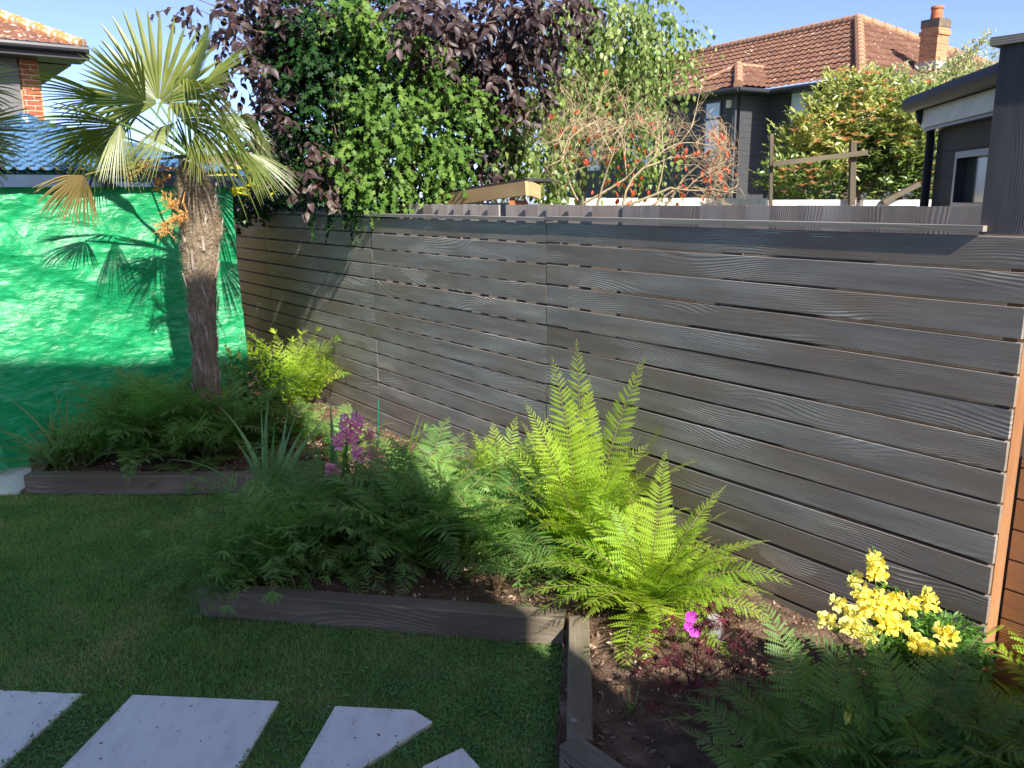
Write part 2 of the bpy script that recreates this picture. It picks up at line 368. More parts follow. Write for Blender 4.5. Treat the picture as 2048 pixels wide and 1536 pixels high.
# sleepers edging the beds
def sleeper(p, q, wd, ht, label, z0=0.0):
    p = V3(*p[:2], z0+ht/2); q = V3(*q[:2], z0+ht/2); L = np.linalg.norm(q-p); a = nrm(q-p); c = V3(-a[1], a[0], 0)
    n = max(10, int(L/.04)); t = np.linspace(0, L, n); e = .006
    prof = [(-wd/2+e, -ht/2), (wd/2-e, -ht/2), (wd/2, -ht/2+e), (wd/2, ht/2-e), (wd/2-e, ht/2), (-wd/2+e, ht/2), (-wd/2, ht/2-e), (-wd/2, -ht/2+e)]
    cum = np.concatenate([[0], np.cumsum([np.hypot(prof[(j+1) % 8][0]-prof[j][0], prof[(j+1) % 8][1]-prof[j][1]) for j in range(8)])])
    P = np.zeros((n, 9, 3)); UV = np.zeros((n, 9, 2)); off = rng.random(2)*30; sd = int(rng.integers(1000))
    for j in range(9):
        o, zz = prof[j % 8]; wob = .006*fbm(t*5, t*0+(j % 8)*.7, sd, 3)
        P[:, j] = p+a*t[:, None]+c*(o+wob*np.sign(o))[:, None]+UP*(zz+(wob if zz > 0 else 0*wob))[:, None]
        UV[:, j] = np.stack([t+off[0], np.full(n, cum[j]+off[1])], -1)
    b = MB(); b.grid(P, UV, .5)
    for s in (0, -1): b.add(P[s, :8], [list(range(8))] if s else [list(range(8))[::-1]], UV[s, :8], .5)
    o_ = b.build('garden_sleeper', m_sleeper); return tag(o_, label, 'sleeper', 'timber sleepers edging the beds')
sleeper(PA0+[0, .055], PA1+[-.02, .055], .10, .135, 'grey sleeper edging the far bed at the back of the lawn')
sleeper(PA0+[.035, .113], (-3.52, 6.15), .075, .13, 'short grey sleeper between the patio and the far bed')
sleeper((-1.235, 5.265), (-1.435, 3.72), .10, .13, 'sleeper running back under the crested ferns on the left side of the middle bed')
sleeper(PB0+[0, .055], PB1+[-.045, .055], .10, .135, 'long brown sleeper in front of the middle fern bed, sunlit patch at its right end')
sleeper((.285, 3.36), (.222, 2.50), .092, .130, 'sleeper running toward the camera beside the maple, with a round bolt mark')
sleeper((.185, 2.49), (.66, 1.90), .092, .137, 'nearest sleeper, cut at an angle at the bottom of the photo')
bb = MB(); q = onz(1148, 1442, .131); bb.tube([q, q+[0, 0, .004]], [.0125, .0125], 16); bb.build('coach_bolt', plain('bolt_zinc', (.3, .28, .24), rough=.5))
tag(bpy.data.objects['coach_bolt'], 'round timber bolt head in the top of the sleeper beside the lawn', 'bolt')

# paving
m = MT('limestone_slab'); nz = m.noise(m.obj(3, 1, 1), 4, 6, .65); n2 = m.noise(m.obj(), 120, 3); n3 = m.noise(m.obj(), 26, 3, .7)
c = m.ramp(nz, [(.3, (.66, .64, .60)), (.5, (.79, .77, .72)), (.7, (.83, .81, .76))]); c = m.mix(m.ramp(n3, [(.66, 0), (.74, .6)]), c, (.3, .28, .24)); n4 = m.noise(m.obj(), 5, 4, .7); c = m.mix(m.ramp(n4, [(.58, 0), (.78, .3)]), c, (.5, .47, .40))
m_slab = m.done(c, .55, .4, m.bump(m.math('ADD', m.math('MULTIPLY', nz, .5), n2), .25, .004))
slab_px = [([(-330, 1366), (165, 1388), (-10, 1545), (-560, 1545)], 'pale stone slab in the lawn at the left edge, leftmost of the row'),
           ([(265, 1390), (558, 1403), (470, 1552), (108, 1552)], 'whole square pale stone slab in the lawn, second from left'),
           ([(670, 1413), (828, 1421), (867, 1445), (700, 1552), (590, 1552)], 'pale stone slab with its right corner cut off at a diagonal'),
           ([(925, 1497), (1000, 1580), (780, 1600), (848, 1533)], 'tip of a pale stone slab at the bottom edge, rightmost of the row')]
slabs = []
for pts, lab in slab_px:
    P = [onz(x, y, .012) for x, y in pts]; slabs.append(P); n = len(P); b = MB()
    T = np.array(P); C_ = T.mean(0); T2 = C_+(T-C_)*.985; T2[:, 2] += .004; Bm = T.copy(); Bm[:, 2] = -.02
    ctr = np.linspace(0, 1, 2)
    b.add(np.concatenate([T2, T, Bm]), [np.array([list(range(n))[::-1]]), np.array([[n+i, n+(i+1) % n, (i+1) % n, i] for i in range(n)][::1])[:, ::-1], np.array([[2*n+i, 2*n+(i+1) % n, n+(i+1) % n, n+i] for i in range(n)])[:, ::-1]])
    tag(b.build('stepping_slab', m_slab), lab, 'paving slab', 'pale slabs laid in the lawn')
b = MB(); e0 = PA0+[-.02, -.03]
for i in range(4):
    for j in range(4):
        x1 = e0[0]-.03+.0*j-i*.9-(.22 if j % 2 and 0 else 0); y0 = e0[1]+.02+j*.6-.05*0
        b.box((x1-.447, y0+.30, .0), (.892, .592, .05))
struct(b.build('patio', m_slab), 'pale paved patio under the gazebo')
PATIO_X, PATIO_Y = e0[0]-.02, e0[1]+.02

n = 260; px = rng.uniform(-2.3, .1, n); py = rng.uniform(2.3, 3.4, n); b = MB(); b.inst(cv*[1, .6, .3], cf, rot_rand(n), np.stack([px, py, .019+.012*rng.random(n)], -1), rng.uniform(.003, .009, n))
tag(b.build('leaf_litter', m_chip), 'dry leaf crumbs scattered on the slabs and grass', 'litter', kind='stuff')
# ------------------------------------------------------------------ gazebo with tarpaulin
GZ = V3(-2.3, 7.0, 0); GE = 2.13; GWID = 2.5   # right front corner, eave height, size
gz = thing('gazebo', 'gazebo with blue pressed-metal tile roof, its front closed by a green sheet', 'gazebo', GZ+NG*1.25+D*1.25)
m = MT('blue_metal_tile'); nz = m.noise(m.obj(), 6, 3); tv = m.n('ShaderNodeSeparateXYZ', {0: m.uv()}); lap_shade = m.ramp(m.math('FRACT', m.math('DIVIDE', tv.outputs[1], .115)), [(.0, 1), (.22, .9), (.34, 0)]); pan = m.ramp(m.math('FRACT', m.math('DIVIDE', tv.outputs[0], .085)), [(.0, 0), (.5, .1), (.62, 1), (.95, 1)])  # shadow under each tile lip, painted as dark bands per course
m_blue = m.done(m.mix(m.math('MULTIPLY', lap_shade, m.math('ADD', m.math('MULTIPLY', pan, .6), .3)), m.ramp(nz, [(.3, (.07, .165, .30)), (.7, (.10, .22, .37))]), (.012, .025, .055)), .36, .55)
def tiled(b, P0, eu, ev, nr, W, H, inside, roll=.2, course=.32, amp=.025, step=.03, r=.5, sub=6):
    us = np.arange(0, W+1e-6, roll/sub); nc = int(math.ceil(H/course)); vv = []; lift = []
    for c in range(nc):
        vv += [c*course, (c+.98)*course]; lift += [step, 0.0]
    vv = np.array(vv); lift = np.array(lift)
    U, Vv = np.meshgrid(us, vv, indexing='ij'); ph = (U/roll) % 1
    hgt = amp*np.where(ph < .55, np.sin(ph/.55*PI), 0)+lift[None, :]
    P = P0+U[..., None]*eu+Vv[..., None]*ev+hgt[..., None]*nr
    cu = (U[:-1, :-1]+U[1:, 1:])/2; cv_ = (Vv[:-1, :-1]+Vv[1:, 1:])/2
    b.grid(P, np.stack([U, Vv+.001], -1), r, keep=inside(cu, cv_))
ctr = GZ+NG*1.25+D*1.25; APX = V3(ctr[0], ctr[1], 2.60)
half = GWID/2+.10; m_roofb = MB(); sl_len = math.hypot(half, APX[2]-GE)
for (ud, vd) in ((NG, D), (-D, NG), (-NG, -D), (D, -NG)):
    # ud along eave, vd inward
    P0 = V3(ctr[0], ctr[1], GE)-ud*half-vd*half; ev = nrm(vd*half+UP*(APX[2]-GE)); nn = nrm(np.cross(ud, ev)); nn = nn if nn[2] > 0 else -nn
    tiled(m_roofb, P0, ud, ev, nn, 2*half, sl_len, lambda u, v: (v/sl_len*half < u) & (v/sl_len*half < 2*half-u), .085, .115, .028, .03)
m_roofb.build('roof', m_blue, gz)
b = MB()
for sx in (-1, 1):
    for sy in (-1, 1): b.bar(V3(ctr[0], ctr[1], GE+.01)+NG*half*sx+D*half*sy, APX+[0, 0, .02], .05, .03)
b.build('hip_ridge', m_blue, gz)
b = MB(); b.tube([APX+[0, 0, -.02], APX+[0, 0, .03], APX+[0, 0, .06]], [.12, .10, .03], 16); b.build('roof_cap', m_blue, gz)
b = MB()
for ud, vd in ((NG, D), (-D, NG), (-NG, -D), (D, -NG)):
    c0 = V3(ctr[0], ctr[1], GE-.045)-vd*(half-.02); b.box(c0, (2*half-.001*(abs(ud[0]) > .7), .03, .085), np.array([ud, vd, UP]))
b.build('eave_beam', plain('navy_metal', (.03, .055, .10), rough=.35), gz)
for sx in (-1, 1):
    for sy in (-1, 1):
        b = MB(); c0 = ctr+NG*(GWID/2-.07)*sx+D*(GWID/2-.07)*sy; b.box(V3(c0[0], c0[1], 1.04), (.06, .06, 2.08), FAX); b.build('corner_post', m_dark, gz)
# tarp
m_brass = plain('brass', (.35, .27, .12), rough=.3, metal=1)
m = MT('green_sheet')
n1 = m.noise(m.uv(2.6, 4.6), 3, 5, .65, 1.2); vr = m.n('ShaderNodeTexVoronoi', {'Vector': m.n('ShaderNodeVectorMath', {0: m.uv(5, 9), 1: m.n('ShaderNodeTexNoise', {'Vector': m.uv(3, 5), 'Scale': 2.0}).outputs[1]}, operation='ADD').outputs[0], 'Scale': 1.5}, feature='F1').outputs[0]
n2 = m.noise(m.uv(7, 24), 2, 4, .65)
gr = m.n('ShaderNodeTexWave', {'Vector': m.uv(1, 1), 'Scale': .55, 'Distortion': .15}, wave_type='BANDS', bands_direction='X').outputs['Fac']
nb = m.noise(m.uv(1.6, 3.4), 2.2, 5, .7, 1.5); c = m.ramp(m.math('ADD', m.math('MULTIPLY', n1, .45), m.math('MULTIPLY', nb, .55)), [(.36, (.006, .21, .072)), (.5, (.010, .31, .11)), (.64, (.025, .44, .17))])  # crease shading and sheen put into the green as darker and lighter patches
h = m.math('ADD', m.math('MULTIPLY', n1, .5), m.math('ADD', m.math('MULTIPLY', vr, .6), m.math('MULTIPLY', n2, .35)))
m.done(c, .34, .6, m.bump(h, .6, .028))
tb = m.n('ShaderNodeBsdfTranslucent', {0: (.02, .70, .25, 1)}); mx = m.n('ShaderNodeMixShader', {0: .22, 1: m.b.outputs[0], 2: tb.outputs[0]}); m.lk(mx.outputs[0], m.out.inputs[0])
m_tarp = m.m
tarp = thing('tarpaulin', 'bright green creased tarpaulin hanging from the blue gazebo roof, with palm shadows', 'tarpaulin', GZ+NG*1.25)
na, nz_ = 240, 190; A, Zt = np.meshgrid(np.linspace(-.005, 2.02, na), np.linspace(0, 1, nz_), indexing='ij')
Zz = .012+Zt*2.065
fold = .15*fbm(A*1.1+Zz*1.3, Zz*.8-A*.3, 21, 3)+.08*(.25-np.abs(fbm((A*.7-Zz)*2.2, (A+Zz*.4)*1.6, 31, 3)))+.02*(.2-np.abs(fbm(A*7, Zz*10, 41, 3)))+.006*(.2-np.abs(fbm(A*17, Zz*26, 43, 2)))
diag = .05*np.exp(-((Zz-(1.95-.45*(2.4-A)*1.0))**2)/.012)*np.clip((A-.6)/.8, 0, 1)+.02*np.exp(-((Zz-(1.1+.35*A))**2)/.01)*np.clip((A-1.2)/.7, 0, 1)
fwd = fold+diag+.10*(1-Zt)**2*np.clip(A/1.6, 0, 1)+.02
P = GZ+NG*A[..., None]-D*fwd[..., None]+UP*Zz[..., None]
b = MB(); b.grid(P, np.stack([A, Zz], -1), .5); b.build('front_sheet', m_tarp, tarp, True)
A, Zt = np.meshgrid(np.linspace(0, 1, 120), np.linspace(0, 1, 150), indexing='ij')
A2 = 1.86+.32*(Zt)**1.2+A*1.2*(1-.0*Zt); Zz = .075+Zt*2.0-.02*A
fwd = .045+.16*(1-Zt)**1.3+.05*np.cos(A*9+Zt*2)*(1-Zt*.6)+.03*fbm(A*5, Zt*4, 51, 4)+.01*fbm(A*20, Zt*30, 52, 2)
P = GZ+NG*A2[..., None]-D*fwd[..., None]+UP*Zz[..., None]
b = MB(); b.grid(P, np.stack([A2, Zz+5], -1), .5); b.build('loose_flap', m_tarp, tarp, True)
A, Zt = np.meshgrid(np.linspace(0, 2.5, 90), np.linspace(0, 1, 70), indexing='ij'); Zz = .02+Zt*2.05
fwd = .02*fbm(A*2, Zz*2, 61, 4)
P = GZ+D*A[..., None]-NG*fwd[..., None]+UP*Zz[..., None]
b = MB(); b.grid(P, np.stack([A, Zz+9], -1), .5); b.build('side_sheet', m_tarp, tarp, True)
for k in range(5):
    b = MB(); q = GZ+NG*(.03)-D*.03+UP*(.3+k*.43); t = np.linspace(0, 2*PI, 13); b.tube(q+np.stack([NG*math.cos(a)*.012+UP*math.sin(a)*.012 for a in t]), .003, 5); b.build('eyelet', m_brass, tarp)

# ------------------------------------------------------------------ the house behind the camera whose shadow lies over the lawn
m_wall = brickmat('yellow_brick', (.50, .35, .19), (.38, .24, .13)); m_brn = tilemat('brown_tile', (.145, .075, .052), (.215, .115, .078)); m_brn2 = tilemat('lichen_tile', (.17, .085, .06), (.24, .12, .08), .57, roll=.14, course=.28)
rh = thing('house', 'house behind the camera whose shadow covers the lawn', 'house', (2, -3, 0))
C1 = V3(2.71, -.95, 0); SH = nrm(V3(SUN[0], SUN[1], 0)); SP = V3(SH[1], -SH[0], 0); b = MB(); Lw = 5.2; Ht = 7.72
b.box(C1+SP*Lw/2+SH*2.0+UP*Ht/2, (Lw, 4, Ht), np.array([SP, SH, UP])); b.build('wall', m_wall, rh)
b = MB(); b.box(C1+SP*(Lw/2)+SH*2.0+UP*(Ht+.1), (Lw+.02, 4.1, .2), np.array([SP, SH, UP])); b.build('roof', m_brn, rh)
b = MB(); b.box((5.4, -2.6, 1.84), (5.0, 3.0, 3.68)); b.build('extension_wall', m_wall, rh)
b = MB(); b.box((5.4, -2.6, 3.73), (5.02, 3.02, .1)); b.build('extension_roof', m_brn, rh)

# ------------------------------------------------------------------ bungalow with brown tile roof
def unit(v): return nrm(V3(*v))
C0 = at(1722, 152, 19.0); EZ = C0[2]; e1 = V3(-.515, .857, 0); e2 = V3(.857, .515, 0); TP = math.tan(rad(30)); cosP = math.cos(rad(30))
hs = thing('house', 'black boarded house with brown pantile hipped roof and brick chimney', 'house', (C0[0], C0[1], 0))
def hp(s, t, z): return V3(C0[0], C0[1], 0)+e1*s+e2*t+UP*z
m = MT('black_cladding'); vz = m.n('ShaderNodeSeparateXYZ', {0: m.obj()}).outputs[2]; fr = m.math('FRACT', m.math('DIVIDE', vz, .15))
gap = m.ramp(fr, [(0, 0), (.06, 1)]); nz = m.noise(m.uv(1, 12), 3, 4)
m_clad = m.done(m.mix(gap, (.008, .008, .01), m.mix(m.noise(m.obj(1, 1, 9), 3, 4), (.045, .047, .053), (.075, .077, .083))), .6, .3, m.bump(fr, .8, .02))
m_glass = MT('window_glass').done((.62, .72, .82), .25, .6)  # pale sky reflection put into the pane colour
m_soff = plain('soffit_black', (.03, .03, .035), rough=.5)
def hwall(b, s0, t0, s1, t1, z0, z1, th=.12):
    p, q = hp(s0, t0, 0), hp(s1, t1, 0); b.bar(p+UP*(z0+z1)/2, q+UP*(z0+z1)/2, th, z1-z0)
b = MB(); 
hwall(b, .45, .5, 2.96, .5, 0, EZ-.06); hwall(b, 3.02, .44, 3.02, -.54, 0, EZ-.06); hwall(b, 3.09, -.6, 11.4, -.6, 0, EZ-.06); hwall(b, .5, .57, .5, 8.5, 0, EZ-.06)
for i_ in range(len(b.uv)): pass
b.build('wall', m_clad, hs)
# main roof
Ls, Lt, ap_s, ap_t = 17.0, 9.0, 2.7, 3.3; RZ = EZ+ap_t*TP; b = MB()
ev = nrm(e2*ap_t+UP*(RZ-EZ)); nn = nrm(np.cross(e1, ev)); nn = nn if nn[2] > 0 else -nn; Lv = math.hypot(ap_t, RZ-EZ)
kk = ap_s/Lv
tiled(b, hp(0, 0, EZ), e1, ev, nn, Ls, Lv, lambda u, v: u > v*kk)
ev2 = nrm(e1*ap_s+UP*(RZ-EZ)); n2_ = nrm(np.cross(e2, ev2)); n2_ = n2_ if n2_[2] > 0 else -n2_; Lv2 = math.hypot(ap_s, RZ-EZ)
tiled(b, hp(0, 0, EZ), e2, ev2, n2_, Lt, Lv2, lambda u, v: (u > v*ap_t/Lv2) & (u < Lt-v*(Lt-ap_t)/Lv2*1.0))
b.build('roof', m_brn, hs)
ap = hp(ap_s, ap_t, RZ); b = MB()
def ridge(b, p, q, r=.12):
    L = np.linalg.norm(q-p); n = max(2, int(L/.33))
    for i in range(n): b.tube([p+(q-p)*(i/n), p+(q-p)*((i+1.04)/n)], [r*1.08, r*.94], 10)
ridge(b, hp(0, 0, EZ+.03), ap+[0, 0, .02]); ridge(b, ap+[0, 0, .02], hp(Ls, ap_t, RZ+.02)); ridge(b, ap+[0, 0, .02], hp(0, Lt, EZ+.03))
# wing roof
ws0, ws1, hw = 2.58, 4.9, 1.16; wt = -1.03; wz = EZ+.02; pk = hp((ws0+ws1)/2, wt+hw, wz+hw*TP)
b2 = MB(); Lh = hw/cosP
evf = nrm(e2*hw+UP*hw*TP); nf_ = nrm(np.cross(e1, evf)); nf_ = nf_ if nf_[2] > 0 else -nf_
tiled(b2, hp(ws0, wt, wz), e1, evf, nf_, ws1-ws0, Lh, lambda u, v: (u > v*cosP) & (u < ws1-ws0-v*cosP))
evs = nrm(e1*hw+UP*hw*TP); ns_ = nrm(np.cross(e2, evs)); ns_ = ns_ if ns_[2] > 0 else -ns_
tiled(b2, hp(ws0, wt, wz), e2, evs, ns_, 2.3, Lh, lambda u, v: (u > v*cosP) & (u < 1.03+v*cosP))
tiled(b2, hp(4.4, wt, wz-.01), e1, evf, nf_, 7.2, 1.25, lambda u, v: v > -1)
b2.build('wing_roof', m_brn, hs)
m_rt = tilemat('ridge_tile', (.30, .15, .09), (.42, .25, .15), .56); b.build('ridge_tiles', m_rt, hs); b = MB(); ridge(b, hp(ws0, wt, wz+.03), pk+[0, 0, .02], .11); ridge(b, pk+[0, 0, .02], hp((ws0+ws1)/2, .98, wz+hw*TP+.02), .06); ridge(b, pk+[0, 0, .02], hp(ws1, wt, wz+.03), .06)
b.build('wing_ridge_tiles', m_rt, hs)
b = MB()
def gut(p, q): b.tube([p, q], [.06, .06], 10)
gut(hp(-.05, -.06, EZ-.06), hp(2.6, -.06, EZ-.06)); gut(hp(2.5, -.06, EZ-.06), hp(2.5, -1.1, EZ-.06)); gut(hp(2.5, -1.1, EZ-.06), hp(11.4, -1.1, EZ-.06)); gut(hp(-.06, -.06, EZ-.06), hp(-.06, 9, EZ-.06))
b.build('gutter', m_dark, hs)
b = MB()
b.box(hp(1.35, .22, EZ-.10), (2.7, .5, .03), np.array([e1, e2, UP])); b.box(hp(6.9, -.86, EZ-.10), (8.6, .40, .03), np.array([e1, e2, UP])); b.box(hp(2.77, -.35, EZ-.103), (.45, 1.36, .03), np.array([e1, e2, UP])); b.box(hp(.22, 4.7, EZ-.104), (.5, 8.4, .03), np.array([e1, e2, UP]))
b.build('soffit', m_soff, hs)
def window(s, z, w, h, split, t=-.66, par=hs, fr=m_white):
    c = hp(s, t, z); ax = np.array([e1, e2, UP]); b = MB()
    b.box(c-e2*.012, (w, .02, h), ax); g = b.build('window', m_glass, par); f = MB()
    T = .05
    for dz in (-h/2, h/2): f.box(c+UP*dz, (w+T, .05, T), ax)
    for ds in (-w/2, w/2): f.box(c+e1*ds, (T, .05, h-T), ax)
    if split: f.box(c+UP*split, (w-T, .05, T), ax)
    f.build('window_frame', fr, g)
window(3.75, 3.47, .52, 1.45, .32, fr=m_dark); window(6.6, 3.35, 1.1, 1.2, .25); window(8.9, 3.3, .9, 1.2, .2); window(1.9, 3.9, .7, .9, 0, t=.44, fr=m_dark)
b = MB(); c = hp(3.18, -.70, 4.1); b.box(c, (.14, .07, .18), np.array([e1, e2, UP])); b.build('alarm_box', plain('cream_plastic', (.72, .66, .5)), hs)
b = MB(); b.box(hp(2.98, -.69, 2.2), (.06, .06, 4.3), np.array([e1, e2, UP])); b.build('corner_trim', plain('grey_trim', (.07, .075, .085)), hs)
# chimney: px 1840-1890 wide, 38-135
cc = at(1864, 130, 20.6); b = MB(); CA = np.array([e1, e2, UP]); zc = at(1864, 40, 20.6)[2]
b.box((cc[0], cc[1], (zc+3.6)/2), (.43, .43, zc-3.6), CA); 
b.box((cc[0], cc[1], zc-.30), (.49, .49, .10), CA); 
ch = b.build('chimney', brickmat('chimney_brick', (.46, .24, .13), (.34, .17, .09)), hs)
b = MB(); b.box((cc[0], cc[1], zc-.09), (.46, .46, .18), CA); b.build('chimney_crown', plain('soot_mortar', (.09, .085, .08), (.22, .15, .09), rough=.9, sc=3), ch)
b = MB(); b.tube([(cc[0], cc[1], zc-.02), (cc[0], cc[1], zc+.22), (cc[0], cc[1], zc+.24), (cc[0], cc[1], zc+.29)], [.135, .125, .145, .14], 18); b.build('chimney_pot', plain('terracotta', (.50, .18, .08), (.40, .13, .06), rough=.8), ch)
b = MB(); b.box((cc[0], cc[1], at(1864, 133, 20.6)[2]), (.54, .54, .16), CA); b.build('flashing', plain('lead', (.45, .44, .42), rough=.6), ch)

# house at upper left
hl = thing('house', 'brick house corner with grey boarding and lichen-covered tile roof at upper left', 'house', (-9, 13.5, 0))
EC = at(165, 95, 13.5); u1 = NG; u2 = D  # along visible eave to the left, into the house
def lp(s, t, z): return V3(EC[0], EC[1], 0)+u1*s+u2*t+UP*z
LX = np.array([u1, u2, UP]); lz = EC[2]
b = MB(); b.box(lp(3.0, 2.6, (lz-.15)/2), (4.9, 4.2, lz-.15), LX); b.build('wall', m_wall, hl)
b = MB(); b.box(lp(.70, .46, (lz-.15)/2), (.24, .02, lz-.17), LX); b.build('brick_pier', brickmat('red_brick', (.30, .10, .06), (.22, .08, .05), (.5, .42, .33)), hl)
m = MT('grey_boarding'); vz = m.n('ShaderNodeSeparateXYZ', {0: m.uv()}).outputs[1]; fr = m.math('FRACT', m.math('DIVIDE', vz, .17)); nz = m.noise(m.uv(1, 9), 4, 3)
m_gb = m.done(m.mix(m.ramp(fr, [(0, 0), (.07, 1)]), (.02, .02, .022), m.mix(nz, (.10, .10, .105), (.15, .148, .15))), .7, .2, m.bump(fr, .8, .02))
b = MB(); b.box(lp(2.0, .44, lz-.95), (2.3, .05, 1.7), LX); b.build('boarding', m_gb, hl)
b = MB(); b.box(lp(2.6, .1, lz-.09), (5.4, .05, .17), LX); b.box(lp(2.5, .24, lz-.17), (5.1, .6, .02), LX); b.box(lp(.1, 2.6, lz-.092), (.05, 5.0, .17), LX); b.box(lp(.3, 2.9, lz-.171), (.5, 4.4, .02), LX); b.build('soffit', m_soff, hl)
b = MB(); b.tube([lp(-.08, .0, lz-.03), lp(5.2, .0, lz-.03)], .06, 10); b.build('gutter', m_dark, hl)
b = MB(); tr = math.tan(rad(27)); Lr = 2.6/math.cos(rad(27))
for (a_, b_, off, WW) in ((u1, u2, 0, 5.2), (u2, u1, 0, 5.2)):
    ev = nrm(b_+UP*tr); nn = nrm(np.cross(a_, ev)); nn = nn if nn[2] > 0 else -nn; cr = math.cos(rad(27))
    tiled(b, lp(0, 0, lz), a_, ev, nn, WW, Lr, lambda u, v: (u > v*cr) & (u < WW-v*cr), .14, .28, .02, .02)
b.build('roof', m_brn2, hl)
b = MB(); ridge(b, lp(0, 0, lz+.03), lp(2.6, 2.6, lz+2.6*tr+.02), .10); b.build('ridge_tiles', tilemat('ridge_lichen', (.38, .2, .1), (.5, .25, .1), .5), hl)

# distant low roof seen between gazebo and tree
hd = thing('house', 'distant house with grey-brown tiled roof and white gable between the gazebo and the tree', 'house', (-10, 30, 0))
p = [at(375, 312, 30), at(520, 305, 30), at(560, 352, 28.5), at(330, 352, 28.5)]
b = MB(); b.add(p, [[0, 3, 2, 1]], [(0, 0), (3, 0), (4, 1), (0, 1)]); q = [x+V3(0, 0, -.25) for x in p]; b.add(q, [[0, 1, 2, 3]]); b.build('roof', tilemat('grey_tile', (.16, .12, .10), (.22, .16, .13)), hd)
b = MB(); b.box((at(445, 375, 29.5)[0], 29.9, 1.1), (3.9, 1.2, 2.5)); b.box((at(530, 370, 29)[0], 28.9, 1.2), (.8, .6, 2.2)); b.build('wall', m_white, hd)
b = MB(); q0, q1 = at(440, 318, 29.8), at(472, 350, 28.7); b.bar(q0+[0, 0, .05], q1+[0, 0, .05], .12, .05); b.build('roof_verge', m_white, hd)

# ------------------------------------------------------------------ leaf templates (x along the leaf, z the face normal)
def leaf_t(w=.3, fold=.25, droop=.25, n=4, tip=.75):
    xs = np.linspace(0, 1, n+1); v = []; 
    for x in xs:
        ww = w*math.sin(PI*min(1, x)**tip)*(1 if x < 1 else 0); z = -droop*x*x
        v += [(x, -ww, z+ww*fold), (x, 0, z), (x, ww, z+ww*fold)]
    f = []
    for i in range(n):
        a = 3*i; f += [(a, a+3, a+4, a+1), (a+1, a+4, a+5, a+2)]
    return np.array(v), [np.array(f)]
CHERRY = leaf_t(.27, .35, .3, 5, .8); BIRCH = leaf_t(.34, .2, .15, 3, .6); LONG = leaf_t(.17, .3, .3, 4, .9); NARROW = leaf_t(.09, .2, .25, 3, .9); ROUND = leaf_t(.42, .15, .1, 3, .8)
def star_t(lobes, cup=.12):
    v = [(0, 0, 0)]; 
    for a, r in lobes: v.append((r*math.cos(rad(a)), r*math.sin(rad(a)), -cup*r*r+ (.05 if r > .5 else 0)))
    n = len(lobes); f = [(0, i, i+1) for i in range(1, n)]
    return np.array(v), [np.array(f)]
IVY = star_t([(-165, .22), (-125, .55), (-80, .36), (-52, .74), (-22, .46), (0, 1.0), (22, .46), (52, .74), (80, .36), (125, .55), (165, .22)])
MAPLE = star_t([(-150, .12), (-120, .5), (-100, .16), (-76, .78), (-55, .2), (-40, .95), (-20, .22), (0, 1.08), (20, .22), (40, .95), (55, .2), (76, .78), (100, .16), (120, .5), (150, .12)], .2)
def frames(x, nrm_hint):
    x = nrm(x); y = nrm(np.cross(nrm_hint, x)); z = np.cross(x, y); return np.stack([x, y, z], -1)

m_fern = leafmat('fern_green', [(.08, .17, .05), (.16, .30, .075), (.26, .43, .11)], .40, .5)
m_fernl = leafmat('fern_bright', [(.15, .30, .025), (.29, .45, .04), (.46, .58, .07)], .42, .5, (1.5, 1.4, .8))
m_stalk = plain('fern_stalk', (.20, .16, .06), (.12, .12, .04), .6)
m_greenstem = plain('green_stem', (.08, .16, .04), (.12, .2, .06), .6)
m_twig = plain('twig_bark', (.10, .07, .05), (.17, .12, .09), .85, sc=20)

PK = 9; px_ = np.linspace(0, 1, PK+1); pw = .105*np.sin(PI*np.clip(px_*.9+.12, 0, 1))**.8
_c = [(x, 0, -.16*x*x) for x in px_]; _u1 = [(px_[k]+.09, pw[k]*1.25+.008, -.16*px_[k]**2-.015) for k in range(PK)]; _d1 = [(x, -y, z) for x, y, z in _u1]
PINNA = np.array(_c+_u1+_d1); PINF = [np.array([(k, k+1, PK+1+k) for k in range(PK)]+[(k+1, k, 2*PK+1+k) for k in range(PK)])]

